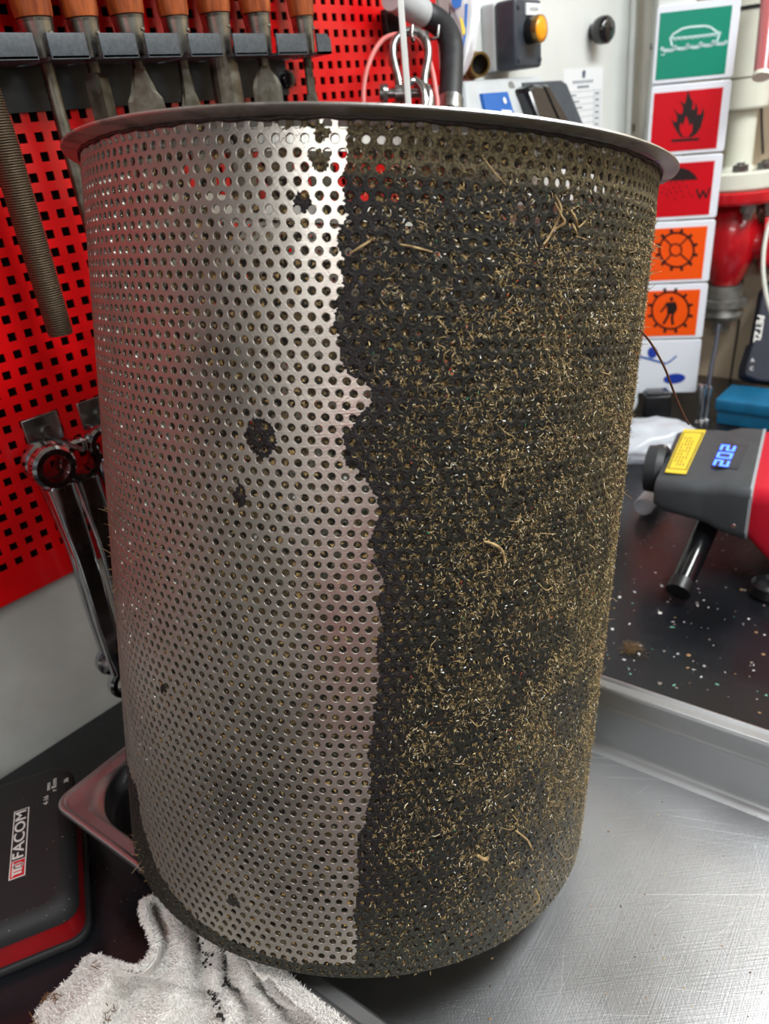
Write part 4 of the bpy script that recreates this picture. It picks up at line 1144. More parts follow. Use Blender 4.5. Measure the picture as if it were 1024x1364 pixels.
# ------------------------------------------------------------------ spanners on hooks low on the panel
def hook(name, label, px, py, pins, off=PF):
    p = at_wall(px, py, off); t = thing(name, label, 'hook', (p[0], wy(off), p[2]), None)
    mb = MB(); mb.box((p[0], wy(off + 0.0012), p[2]), (0.030, 0.0024, 0.024), bev=0.001)
    mb.lathe([(0.0055, 0), (0.0055, 0.004)], axis_frame((p[0] + 0.003, wy(off + 0.002), p[2] - 0.002), (0, -1, 0)), seg=16); mb.build('plate', M_zinc, t)
    for dx in pins:
        mb = MB(); s = np.array([p[0] + dx, wy(off + 0.001), p[2] - 0.009])
        mb.tube([s, s + np.array([0, -0.053, 0.0]), s + np.array([0, -0.058, 0.002]), s + np.array([0, -0.060, 0.010])], 0.0019, 8); mb.build('pin', M_zinc, t)
    return p
def spanner(label, X, off, ztop, L, rh=0.0165, yaw=0.0, scale=1.0):
    """ratchet ring spanner hanging from its ring"""
    t = thing('ring_spanner', label, 'spanner', (X, wy(off), ztop - L - rh), 'ring spanners on the panel hooks')
    ax = np.array([math.sin(yaw) * 0.3, -1.0, 0.0]); M = axis_frame((X, wy(off), ztop), ax)
    ri = rh * 0.62; w = 0.0068 * scale
    mb = MB()
    mb.lathe([(ri, -w), (rh * 0.88, -w), (rh, -w * 0.6), (rh * 1.02, 0), (rh, w * 0.6), (rh * 0.88, w), (ri, w), (ri, -w)], M, seg=32, caps=False)
    mb.build('ring_head', M_chrome, t)
    mb = MB(); rings = []
    for u_ in np.linspace(0, 1, 18):
        z = ztop - rh * 0.9 - u_ * (L - rh * 1.6)
        wx = (0.0115 - 0.0030 * min(1, u_ * 3)) * scale; wy_ = (0.0078 - 0.0018 * min(1, u_ * 4)) * scale
        ofs = 0.010 * math.sin(PI * min(1, u_ * 1.4)) * 0.4
        c = (X, wy(off) - ofs, z)
        prof = []
        for q in range(16):
            a_ = 2 * PI * q / 16; ca, sa = math.cos(a_), math.sin(a_)
            g = 1 - 0.28 * max(0, -sa) ** 3 if 0.12 < u_ < 0.9 else 1
            prof.append((c[0] + wx * abs(ca) ** .7 * (1 if ca > 0 else -1), c[1] + wy_ * g * abs(sa) ** .7 * (1 if sa > 0 else -1), c[2]))
        rings.append(prof)
    mb.rings(rings); mb.build('shank', M_chrome, t)
    mb = MB(); M2 = axis_frame((X, wy(off), ztop - L), ax); r2 = rh * 0.86
    mb.lathe([(r2 * .62, -w * .8), (r2 * .9, -w * .8), (r2, -w * .4), (r2, w * .4), (r2 * .9, w * .8), (r2 * .62, w * .8), (r2 * .62, -w * .8)], M2, seg=28, caps=False)
    mb.build('foot_ring', M_chrome, t)
h1 = hook('tool_hook', 'grey double tool hook on the red panel above the spanners', 56, 572, (0.004, 0.036))
p = at_wall(70, 622, 0.056); spanner('chrome ring spanner, foremost on the double hook below the rack', p[0], 0.056, p[2], 0.212, 0.0175)
p = at_wall(58, 618, 0.026); spanner('chrome ring spanner behind the foremost one on the double hook', p[0] + 0.002, 0.026, p[2] + 0.001, 0.200, 0.0180)
p = at_wall(105, 612, 0.041); spanner('chrome ring spanner on the second pin of the double hook', p[0], 0.041, p[2], 0.185, 0.0180)
h2 = hook('tool_hook', 'grey tool hook half hidden behind the basket', 127, 548, (0.006,))
p = at_wall(139, 590, 0.045); spanner('chrome ring spanner on the hook half hidden by the basket', p[0], 0.042, p[2], 0.16, 0.0150)

# ------------------------------------------------------------------ hanging gear at the right end of the panel
DG = 0.765                                           # how far the hanging gear is from the camera
def dpts(L, dep): return [at_depth(x, y, dep) for x, y in L]
# upright bar
p = at_depth(538.5, 70, 0.675)
ub = MB().box((p[0], p[1], (BZ + 1.70) / 2), (0.0056, 0.0030, 1.70 - BZ), bev=0.0006)
ub.v = [Vector((p[0], p[1], 0)) + Matrix.Rotation(math.atan2(-CF[0], CF[1]), 3, 'Z') @ (v - Vector((p[0], p[1], 0))) for v in ub.v]
tag(ub.build('upright_bar', M_white), 'thin white painted upright bar standing in front of the red panel', 'bar')
# pink hose loop
lp = bez(dpts([(486, 150), (484, 128), (487, 100), (496, 73), (510, 53), (528, 46), (548, 47), (564, 60), (574, 88), (580, 120), (581, 150)], DG - 0.025) + dpts([(560, 210), (520, 220), (492, 190), (486, 150)], DG - 0.025), 8)
mb = MB(); mb.tube(lp, 0.0024, 10); tag(mb.build('hose_loop', M_pink), 'loop of translucent pink hose hanging behind the white bar', 'hose')
# bow shackle
sh = thing('bow_shackle', 'large galvanised bow shackle hanging on the red panel', 'shackle', at_depth(555, 130, DG - 0.045))
bow = bez(dpts([(533, 128), (530, 105), (523, 75), (526, 55), (540, 43), (555, 42), (567, 55), (570, 75), (565, 105), (566, 128)], DG - 0.045), 7)
mb = MB(); mb.tube(bow, 0.0040, 12); mb.build('bow', M_zinc, sh)
mb = MB(); pn = dpts([(511, 125), (575, 124)], DG - 0.045); mb.tube([pn[0], pn[0] * .9 + pn[1] * .1, pn[1]], 0.0042, 12)
mb.lathe([(0.008, -0.004), (0.009, 0), (0.008, 0.004)], axis_frame(pn[0], pn[1] - pn[0]), seg=16); mb.build('pin', M_zinc, sh)
for q in ((533, 126), (566, 126)):
    mb = MB(); c = at_depth(*q, DG - 0.045); mb.lathe([(0.0045, -0.005), (0.0085, -0.005), (0.0085, 0.005), (0.0045, 0.005)], axis_frame(c, pn[1] - pn[0]), seg=20, caps=False); mb.build('eye', M_zinc, sh)
s2 = thing('small_shackle', 'small dee shackle looped through the bow shackle', 'shackle', at_depth(565, 150, DG - 0.065))
bow = bez(dpts([(563, 165), (566, 138), (562, 118), (553, 108), (545, 110)], DG - 0.065) + dpts([(548, 108), (560, 112), (571, 122), (572, 140), (566, 165)], DG - 0.057), 6)
mb = MB(); mb.tube(bow, 0.0036, 10); mb.build('bow', M_chrome, s2)
mb = MB(); mb.tube(dpts([(556, 164), (574, 164)], DG - 0.062), 0.0036, 10); mb.build('pin', M_chrome, s2)
# hooks carrying them
p = at_wall(517, 32, PF); hk = thing('panel_hook', 'small black and steel hook clip above the shackle', 'hook', p)
mb = MB(); mb.box((p[0], wy(PF + 0.004), p[2]), (0.022, 0.008, 0.024), bev=0.001); mb.build('plate', M_black, hk)
for q in range(4): MB().box((p[0] - 0.008 + 0.0052 * q, wy(PF + 0.0085), p[2] + 0.010), (0.0032, 0.001, 0.004)).build('stud', M_zinc, hk)
e_ = dpts([(550, 55), (548, 48), (549, 34)], DG - 0.051)
mb = MB(); mb.tube([np.array([p[0] + 0.006, wy(PF), p[2] - 0.006]), np.array([p[0] + 0.012, wy(PF) - 0.02, p[2] - 0.012])] + e_, 0.0018, 8); mb.build('arm', M_zinc, hk)
p = at_wall(566, 52, PF); hk = thing('panel_hook', 'bent wire hook beside the black elbow hose', 'hook', p)
mb = MB(); mb.tube([np.array([p[0], wy(PF), p[2]])] + dpts([(575, 52), (583, 50), (584, 34)], DG + 0.0), 0.0016, 8); mb.build('arm', M_zinc, hk)
MB().box((p[0], wy(PF + 0.001), p[2]), (0.012, 0.002, 0.016), bev=0.0005).build('plate', M_zinc, hk)
# elbow hose
eh = thing('elbow_hose', 'black rubber elbow hose with a pale grey end fitting', 'hose', at_depth(600, 200, 0.80))
q = bez([at_depth(x, y, d) for x, y, d in ((556, 16, .778), (575, 24, .785), (592, 38, .785), (601, 62, .780), (601, 100, .774), (599, 150, .768), (597, 210, .762))], 8)
mb = MB(); mb.tube(q, [0.0125 if i < 26 else 0.0120 for i in range(len(q))], 20); mb.build('hose', M_rubber, eh)
q = [at_depth(522, -6, 0.735), at_depth(545, 8, 0.758), at_depth(562, 18, 0.774)]; mb = MB(); mb.tube(q, [0.0132, 0.0134, 0.0136], 20); mb.build('end_fitting', M_grey, eh)
q = [at_depth(599.5, 134, .770), at_depth(599, 152, .768)]; mb = MB(); mb.tube([q[0], q[1]], 0.0140, 20); mb.build('clamp', M_zinc, eh)
# plastic pouch
pc = thing('plastic_pouch', 'clear plastic pouch with blue and yellow print beside the elbow hose', 'pouch', at_depth(620, 110, 0.825))
outl = [(598, -8), (640, -8), (639, 22), (634, 60), (622, 92), (611, 106), (607, 92), (608, 50), (600, 18)]
N_ = 12
Pf = np.zeros((N_, N_, 3)); Pb = np.zeros((N_, N_, 3))
lef = bez([(598, -8), (600, 18), (608, 50), (607, 92), (610, 106)], 6); rig = bez([(640, -8), (639, 22), (634, 60), (624, 90), (612, 107)], 6)
for i in range(N_):
    for j in range(N_):
        a = np.array(lef[int(i / (N_ - 1) * (len(lef) - 1))]); b = np.array(rig[int(i / (N_ - 1) * (len(rig) - 1))]); c = a + (b - a) * j / (N_ - 1)
        bl = math.sin(PI * j / (N_ - 1)) * 0.005
        Pf[i, j] = at_depth(*c, 0.816 - bl); Pb[i, j] = at_depth(*c, 0.816 + bl)
ix = np.arange(N_ * N_).reshape(N_, N_); f = np.stack([ix[:-1, :-1], ix[1:, :-1], ix[1:, 1:], ix[:-1, 1:]], -1).reshape(-1, 4)
adopt(raw_mesh('film', np.concatenate([Pf.reshape(-1, 3), Pb.reshape(-1, 3)]), np.concatenate([f, f[:, ::-1] + N_ * N_]), M_film), pc)
def dquad(name, L, dep, m, parent, th=0.0008):
    P = dpts(L, dep); mb = MB(); n = len(P); d = CF * th
    mb.add([tuple(x) for x in P] + [tuple(x + d) for x in P], [tuple(range(n)), tuple(range(2 * n - 1, n - 1, -1))] + [(i, i + n, (i + 1) % n + n, (i + 1) % n) for i in range(n)]); return mb.build(name, m, parent)
dquad('blue_print', [(600, -6), (616, -6), (614, 8), (606, 12), (602, 6)], 0.810, M_blue, pc)
dquad('blue_print', [(619, 5), (623, 5), (621, 45), (616, 70), (614, 70), (618, 40)], 0.810, M_blue, pc)
dquad('yellow_print', [(612, 22), (616, 26), (620, 40), (619, 46), (616, 46), (614, 34)], 0.809, M_yellow, pc)
dquad('dark_insert', [(598, 4), (606, 14), (612, 30), (606, 26), (598, 22)], 0.817, M_black, pc)

# ------------------------------------------------------------------ white cabinet on the wall with its switches
CO = 0.040
cx0, cx1 = at_wall(622, 60, CO)[0], at_wall(860, 60, CO)[0]
cab = thing('wall_cabinet', 'white painted steel cabinet mounted on the wall behind the basket', 'cabinet', ((cx0 + cx1) / 2, wy(CO / 2), 1.13))
MB().box(((cx0 + cx1) / 2, wy(CO / 2), 1.43), (cx1 - cx0, CO - 0.001, 0.60), bev=0.003).build('body', M_white, cab)
dx1 = at_wall(816, 60, CO + 0.004)[0]
door = MB().box(((cx0 + 0.004 + dx1) / 2, wy(CO + 0.0025), 1.43), (dx1 - cx0 - 0.004, 0.005, 0.585), bev=0.0015).build('door', M_white, cab)
xs_ = at_wall(835, 100, CO)[0]
MB().box((xs_ + 0.004, wy(CO + 0.004), 1.43), (0.008, 0.008, 0.60), bev=0.002).build('frame_strip', M_white, cab)
sp = at_wall(836, 172, CO); mb = MB(); mb.lathe([(0.006, 0), (0.006, 0.003), (0.004, 0.004)], axis_frame((sp[0] + 0.014, wy(CO), sp[2]), (0, -1, 0)), seg=16); mb.build('screw', M_zinc, cab)
DO = CO + 0.005
kp = at_wall(799, 41, DO + 0.012); mb = MB()
mb.lathe([(0.010, 0.0), (0.010, 0.006), (0.0155, 0.010), (0.0170, 0.016), (0.0165, 0.024), (0.013, 0.028), (0.004, 0.029)], axis_frame((kp[0], wy(DO), kp[2]), (-0.12, -1, 0)), seg=28, split=False)
mb.lathe([(0.0012, 0.0292), (0.0010, 0.0305)], axis_frame((kp[0], wy(DO), kp[2]), (-0.12, -1, 0)), seg=8)
mb.build('knob', M_blackg, door)
# paper list
pa, pb = at_wall(751, 92, DO + 0.0004), at_wall(803, 89, DO + 0.0004)
WY = Matrix(((1, 0, 0, 0), (0, 0, 1, 0), (0, 1, 0, 0), (0, 0, 0, 1)))    # wall drawing plane: x, z -> world, 'depth' along +y
def wall_frame(x, z, off): return frame((x, wy(off), z), (1, 0, 0), ez=(0, -1, 0))
pw = pb[0] - pa[0]; ph = 0.135
pl = MB().prism([(0, -ph), (pw, -ph), (pw, 0), (0, 0)], 0, 0.0003, wall_frame(pa[0], pa[2], DO)); lst = pl.build('paper_list', M_paper, door)
ik = MB(); W_ = wall_frame(pa[0], pa[2], DO + 0.0003)
ik.prism([(pw * .46, -0.012), (pw * .52, -0.012), (pw * .54, -0.004), (pw * .50, -0.002), (pw * .45, -0.005)], 0, 0.0002, W_)
for q in range(9): ik.prism([(pw * (.22 + .06 * q), -0.018), (pw * (.25 + .06 * q), -0.018), (pw * (.255 + .06 * q), -0.0145), (pw * (.225 + .06 * q), -0.0145)], 0, 0.0002, W_)
for q in range(6): ik.prism([(pw * (.34 + .05 * q), -0.024), (pw * (.375 + .05 * q), -0.024), (pw * (.375 + .05 * q), -0.021), (pw * (.34 + .05 * q), -0.021)], 0, 0.0002, W_)
for r in range(12):
    z = -0.028 - r * 0.0078
    ik.stroke([(pw * .1, z), (pw * .95, z)], 0.0004, 0, 0.0002, W_)
    ik.stroke([(pw * .14, z - 0.004), (pw * (.3 + .2 * ((r * 7) % 5) / 5), z - 0.004)], 0.0016, 0, 0.0002, W_)
    ik.stroke([(pw * .82, z - 0.004), (pw * .9, z - 0.004)], 0.0022, 0, 0.0002, W_)
ik.stroke([(pw * .78, -0.028), (pw * .78, -ph + 0.01)], 0.0004, 0, 0.0002, W_); ik.stroke([(pw * .95, -0.028), (pw * .95, -ph + 0.01)], 0.0004, 0, 0.0002, W_)
ik.build('print', M_ink, door)
# push button box: pale back shell, dark front shell, amber lamp button
xl = at_wall(638, 50, CO + 0.002)[0]
def off_for(px, py, X):
    lo, hi = 0.0, 0.4
    for _ in range(40):
        m_ = (lo + hi) / 2
        if at_wall(px, py, m_)[0] > X: lo = m_
        else: hi = m_
    return lo
o1, o2 = off_for(659, 50, xl), off_for(687, 50, xl)
xr = at_wall(722, 45, o2)[0]; z0, z1 = at_wall(688, 91, o2)[2], at_wall(690, -3, o2)[2]
bb = thing('button_box', 'dark grey push button box with amber lamp on a pale back shell', 'button box', ((xl + xr) / 2, wy(DO), z0))
MB().box(((xl + xr) / 2, wy((DO + o1) / 2), (z0 + z1) / 2), (xr - xl, o1 - DO, z1 - z0), bev=0.003).build('back_shell', M_grey, bb)
MB().box(((xl + xr) / 2, wy((o1 + o2) / 2), (z0 + z1) / 2), (xr - xl, o2 - o1, z1 - z0), bev=0.004).build('front_shell', M_slate, bb)
ac = at_wall(705, 41, o2); bm_ = axis_frame((ac[0], wy(o2), ac[2]), (0, -1, 0)); ar = 0.0145 * (o2 * 0 + 1)
sc_ = np.linalg.norm(at_wall(705, 22, o2) - at_wall(705, 60, o2)) / 2
mb = MB(); mb.lathe([(sc_ * .98, 0), (sc_ * .98, 0.010), (sc_ * .8, 0.011)], bm_, seg=32); mb.build('bezel', M_black, bb)
mb = MB(); mb.lathe([(sc_, 0.009), (sc_ * 1.04, 0.012), (sc_ * .98, 0.0155), (sc_ * .86, 0.0155)], bm_, seg=32, caps=False); mb.build('ring', M_brass, bb)
mb = MB(); mb.lathe([(sc_ * .9, 0.010), (sc_ * .9, 0.0155), (sc_ * .6, 0.0172), (0.0005, 0.018)], bm_, seg=32, split=False); o = mb.build('lamp_button', M_amber, bb); o['label'] = 'amber lens push button'
la, lb = at_wall(699, 20, o2), at_wall(719, 5, o2)
nl = MB().box(((la[0] + lb[0]) / 2, wy(o2 + 0.001), (la[2] + lb[2]) / 2), (lb[0] - la[0], 0.002, lb[2] - la[2])).build('name_plate', M_paper, bb)
mb = MB()
for q in range(5): mb.box((la[0] + (lb[0] - la[0]) * (.28 + .11 * q), wy(o2 + 0.0022), (la[2] + lb[2]) / 2), ((lb[0] - la[0]) * .07, 0.0004, (lb[2] - la[2]) * .3))
mb.build('name_print', mat('pale_ink', (170, 176, 176), 0.6), bb)
for (x, y) in ((xl + 0.006, z0 + 0.008), (xr - 0.006, z0 + 0.008), (xl + 0.006, z1 - 0.008)): MB().lathe([(0.0028, 0), (0.0028, 0.0012), (0.0018, 0.0016)], axis_frame((x, wy(o2), y), (0, -1, 0)), seg=12).build('screw', M_slate, bb)
# interlocked switch socket with black rotary handle
sw = thing('switch_socket', 'light grey switched socket with blue sticker and black rotary handle', 'switch', at_wall(690, 200, 0.06))
def wq(L): return [at_wall(x, y, o) for x, y, o in L]
def slab(name, front, back_off, m, parent, bev=0.003):
    P = wq(front); n = len(P); mb = MB(); Q = [np.array([p[0], wy(back_off), p[2]]) for p in P]
    mb.add([tuple(p) for p in P] + [tuple(q) for q in Q], [tuple(range(n - 1, -1, -1)), tuple(range(n, 2 * n))] + [(i, (i + 1) % n, (i + 1) % n + n, i + n) for i in range(n)])
    return mb.build(name, m, parent, bevel=bev)
slab('housing', [(619, 108, .085), (722, 101, .085), (790, 215, .125), (628, 215, .125)], DO, M_grey, sw, 0.004)
def face_off(y): return .085 + (.125 - .085) * (y - 105) / 110
def fq(L, e): return [(x, y, face_off(y) + e) for x, y in L]
slab('handle_plate', fq([(697, 110), (748, 107), (755, 112), (782, 178), (720, 178)], 0.004), 0.08, M_slate, sw, 0.001)
slab('rotary_handle', fq([(703, 118), (712, 112), (724, 113), (752, 176), (724, 176)], 0.020), 0.085, M_blackg, sw, 0.004)
slab('handle_ridge', fq([(724, 113), (731, 112), (768, 176), (752, 176)], 0.014), 0.085, M_blackg, sw, 0.003)
slab('sticker', fq([(642.5, 124.5), (676, 122), (685, 152), (647, 149)], 0.0045), 0.08, M_blue, sw, 0.0)
mb = MB(); c = wq(fq([(672, 134)], 0.0052))[0]
mb.lathe([(0.0035, 0), (0.0035, 0.0004)], axis_frame(c, (0.1, -1, 0.3)), seg=16); mb.build('sticker_mark', M_paper, sw)
slab('sticker_text', fq([(668, 146), (681, 147), (682, 150), (669, 149)], 0.0053), 0.08, M_paper, sw, 0.0)
c = wq(fq([(681, 116)], 0.0))[0]; mb = MB(); mb.lathe([(0.0050, -0.006), (0.0062, 0.0008), (0.0048, 0.0010)], axis_frame(c, (0, -1, 0.3)), seg=18); mb.build('cable_plug', mat('plug_grey', (120, 122, 120), 0.5), sw)  # plug in one even mid grey
# brass fitting
c = at_wall(638, 86, 0.064); bf = thing('brass_fitting', 'short threaded brass pipe fitting between hose and button box', 'pipe fitting', c)
bd_ = np.array([-0.45, -0.85, -0.05]); bm_ = axis_frame(c - bd_ * 0.045, bd_)
mb = MB(); mb.lathe([(0.0105, 0.018), (0.0120, 0.018), (0.0120, 0.020), (0.0138, 0.022), (0.0138, 0.030), (0.0125, 0.031), (0.0125, 0.046), (0.0100, 0.046), (0.0098, 0.033)], bm_, seg=28, caps=False); mb.build('nipple', M_brass, bf)
mb = MB(); mb.lathe([(0.0150, 0.0225), (0.0150, 0.030)], bm_, seg=6, smooth=False); mb.build('hex_nut', M_brass, bf)
mb = MB(); mb.lathe([(0.0001, 0.034), (0.0099, 0.034)], bm_, seg=20, caps=False); mb.build('bore', M_dark, bf)  # dark disc stands in for the shade inside the bore

# ------------------------------------------------------------------ safety signs on a white mounting box
_sa = math.radians(104)
s_r = conv([math.sin(_sa), math.cos(_sa), 0]); s_up = np.array([0, 0, 1.0])
s_r, s_up = s_r * math.cos(.022) - s_up * math.sin(.022), s_up * math.cos(.022) + s_r * math.sin(.022)
s_n = np.cross(s_r, s_up)
if s_n @ CF > 0: s_n = -s_n
SP = at_depth(925, 260, 1.13)
def s_uv(px, py):
    p = at_plane(px, py, SP, s_n) - SP; return np.array([p @ s_r, p @ s_up])
def SF(u0, v0, lift=0.0): return frame(SP + s_r * u0 + s_up * v0 + s_n * lift, s_r, ez=s_n)
rgt = [(985, 0), (974.5, 108), (964, 205), (955.5, 292), (945.5, 378), (939, 452), (931.5, 523)]
rows_px = [-3, 106, 204, 292, 376, 452, 523]
cc3 = lambda L: [(820 + x / 4.55, y / 4.55) for x, y in L]
cc4 = lambda L: [(820 + x / 4.55, 280 + y / 4.55) for x, y in L]
UL, UR = s_uv(868, 115)[0], s_uv(975, 108)[0]
vy = []
for (x, y) in ((970, -4.5), (970, 104.5), (962, 203), (952, 291), (944, 376), (938, 451), (930, 523.5)): vy.append(s_uv(x, y)[1])
SD = 0.006
hous = thing('sign_box', 'white folded metal box carrying the column of safety signs', 'sign box', SP + s_up * vy[-1])
hb = MB(); hd = 0.055
vt = CEIL - 0.004 - SP[2]; hb.box((UL + 0.026, (vt + vy[-1]) / 2, -hd / 2 - SD - 0.0005), (0.050, vt - vy[-1] - 0.004, hd), SF(0, 0), bev=0.002); hb.build('body', M_white, hous)
mb = MB(); c = SF(0, 0) @ Vector((UL + 0.001, s_uv(862, 60)[1], -0.045)); mb.lathe([(0.004, 0), (0.004, 0.002), (0.0025, 0.003)], axis_frame(c, -s_r), seg=14); mb.build('screw', M_zinc, hous)
def sign(name, label, k, m_face, face):
    v1, v0 = vy[k] - 0.0012, vy[k + 1] + 0.0012
    uL, uR = UL, UR
    t = thing(name, label, 'sign', SP + s_r * (uL + uR) / 2 + s_up * v0 + s_n * 0.0, 'safety signs in a column')
    mb = MB(); w, h = uR - uL, v1 - v0
    mb.prism(rrect(w, h, 0.004, 4, (uL + uR) / 2, (v0 + v1) / 2), -SD, 0, SF(0, 0)); mb.build('plate', M_signw, t, bevel=0.0012)
    if m_face is not None:
        bL, bT = 0.007, 0.007
        (a, b) = (uL + 0.004, uR - 0.011); (c, d) = (v0 + 0.005, v1 - 0.009)
        mb = MB().prism([(a, c), (b, c), (b, d), (a, d)], 0, 0.0005, SF(0, 0)); mb.build('colour_field', m_face, t)
    return t
def pen(pts): return [tuple(s_uv(*p)) for p in pts]
Z1, Z2 = 0.0005, 0.0009
S0 = SF(0, 0)
t = sign('lifeboat_sign', 'green safety sign with a white covered lifeboat on waves', 0, M_sgreen, None)
mb = MB(); lw_ = 0.0028
mb.stroke(pen(cc3([(330, 232), (350, 205), (400, 175), (450, 163), (540, 157), (575, 165), (610, 192), (632, 200)])), lw_, Z1, Z2, S0)
mb.stroke(pen(cc3([(330, 232), (450, 222), (540, 212), (632, 200)])), 0.0018, Z1, Z2, S0)
mb.stroke(pen(cc3([(330, 232), (340, 275)])), lw_, Z1, Z2, S0); mb.stroke(pen(cc3([(632, 200), (612, 248)])), lw_, Z1, Z2, S0)
sc = []
for q in range(8):
    for a in np.linspace(0, PI, 6): sc.append((345 + 34 * q + 17 - 17 * math.cos(a), 232 - 3.6 * q + 12 * math.sin(a)))
mb.stroke(pen(cc3(sc)), 0.0010, Z1, Z2, S0)
wv = []
for q in range(5):
    for a in np.linspace(0, PI, 7): wv.append((278 + 78 * q + 39 - 39 * math.cos(a), 292 - 10.0 * q + 14 * math.sin(a) + 0))
mb.stroke(pen(cc3(wv)), 0.0042, Z1, Z2, S0)
mb.stroke(pen(cc3([(297, 315), (290, 335), (272, 330)])), 0.0010, Z1, Z2, S0)
mb.build('lifeboat_symbol', M_spale, t)
t = sign('fire_sign', 'red safety sign with a black flame symbol', 1, M_sred, None)
mb = MB(); mb.prism(pen(cc3([(395, 832), (372, 800), (350, 760), (335, 718), (352, 737), (368, 742), (372, 705), (350, 660), (380, 690), (402, 690), (408, 652), (388, 608), (418, 632), (426, 600), (436, 545), (450, 590), (468, 618),
        (462, 662), (478, 664), (484, 618), (497, 660), (494, 697), (515, 690), (530, 652), (534, 700), (515, 770), (490, 808), (455, 833)])), Z1, Z2, S0)
mb.stroke(pen(cc3([(342, 853), (500, 843)])), 0.0034, Z1, Z2, S0); mb.build('flame_symbol', M_sink, t)
mb = MB(); mb.prism(pen(cc3([(408, 830), (388, 795), (386, 765), (395, 740), (404, 765), (418, 725), (425, 700), (440, 740), (446, 765), (462, 745), (464, 790), (440, 830)])), Z2, Z2 + .0003, S0); mb.build('flame_heart', M_sred, t)
t = sign('sprinkler_sign', 'red safety sign with a black sprinkler head, droplets and letter', 2, M_sred, None)
mb = MB(); mb.prism(pen(cc3([(300, 1098), (330, 1050), (365, 1025), (400, 1016), (440, 1028), (475, 1055), (497, 1088), (400, 1092)])), Z1, Z2, S0)
for (x, y) in ((330, 1110), (365, 1108), (405, 1098), (290, 1140), (320, 1150), (350, 1138), (385, 1132), (428, 1133), (305, 1175), (335, 1168), (365, 1165), (395, 1158), (445, 1165), (315, 1195), (358, 1205), (405, 1190), (460, 1188), (275, 1165)):
    mb.prism(pen(cc3([(x + 5 * math.cos(a), y + 6 * math.sin(a)) for a in np.linspace(0, 2 * PI, 7)[:-1]])), Z1, Z2, S0)
mb.stroke(pen(cc3([(490, 1148), (508, 1200), (528, 1155), (545, 1196), (570, 1138)])), 0.0026, Z1, Z2, S0)
mb.build('sprinkler_symbol', M_sink, t)
def gear(mb, cx, cy, rx, ry, tilt=0):
    ring = cc4([(cx + rx * math.cos(a), cy + ry * math.sin(a)) for a in np.linspace(0, 2 * PI, 36)[:-1]])
    mb.stroke(pen(ring), 0.0028, Z1, Z2, S0, closed=True)
    for q in range(12):
        a = 2 * PI * (q + .5) / 12
        mb.stroke(pen(cc4([(cx + rx * 1.02 * math.cos(a), cy + ry * 1.02 * math.sin(a)), (cx + rx * 1.20 * math.cos(a), cy + ry * 1.20 * math.sin(a))])), 0.0044, Z1, Z2, S0)
t = sign('machinery_sign', 'orange safety sign with a black spoked gear wheel', 3, M_sorange, None)
mb = MB(); gear(mb, 368, 240, 104, 104); mb.stroke(pen(cc4([(362 + 36 * math.cos(a), 240 + 36 * math.sin(a)) for a in np.linspace(0, 2 * PI, 24)[:-1]])), 0.0022, Z1, Z2, S0, closed=True)
for a in (0.75, 2.35, 3.9, 5.45): mb.stroke(pen(cc4([(364 + 38 * math.cos(a), 240 + 38 * math.sin(a)), (367 + 102 * math.cos(a), 240 + 102 * math.sin(a))])), 0.0022, Z1, Z2, S0)
mb.build('gear_symbol', M_sink, t)
t = sign('crew_sign', 'orange safety sign with a black standing figure inside a gear wheel', 4, M_sorange, None)
mb = MB(); gear(mb, 330, 607, 112, 112)
mb.prism(pen(cc4([(338 + 11 * math.cos(a), 538 + 13 * math.sin(a)) for a in np.linspace(0, 2 * PI, 12)[:-1]])), Z1, Z2, S0)
mb.prism(pen(cc4([(308, 558), (362, 555), (358, 625), (312, 628)])), Z1, Z2, S0)
mb.stroke(pen(cc4([(311, 562), (294, 590), (275, 612)])), 0.0030, Z1, Z2, S0); mb.stroke(pen(cc4([(358, 560), (366, 585), (362, 610)])), 0.0028, Z1, Z2, S0)
mb.stroke(pen(cc4([(322, 625), (308, 655), (290, 685)])), 0.0040, Z1, Z2, S0); mb.stroke(pen(cc4([(345, 625), (340, 655), (345, 688)])), 0.0040, Z1, Z2, S0)
mb.build('figure_symbol', M_sink, t)
t = sign('emblem_sign', 'plain white plate with a blue swirl emblem below the orange signs', 5, None, None)
mb = MB(); mb.stroke(pen(cc4([(120, 880), (180, 895), (240, 912), (290, 925)])), 0.0032, 0.0, 0.0006, S0); mb.stroke(pen(cc4([(290, 935), (330, 915), (365, 885)])), 0.0026, 0.0, 0.0006, S0); mb.build('swirl', M_blue, t)
mb = MB()
mb.prism(pen(cc4([(222 + 30 * math.cos(a), 862 + 34 * math.sin(a)) for a in np.linspace(0, 2 * PI, 18)[:-1]])), 0, 0.0007, S0); mb.build('emblem_spot', M_navy, t)
mb = MB(); mb.prism(pen(cc4([(355 + 66 * math.cos(a), 1020 + 30 * math.sin(a) - 6 * math.cos(a)) for a in np.linspace(0, 2 * PI, 22)[:-1]])), 0, 0.0007, S0)
mb.build('emblem_spot', M_navy, t)

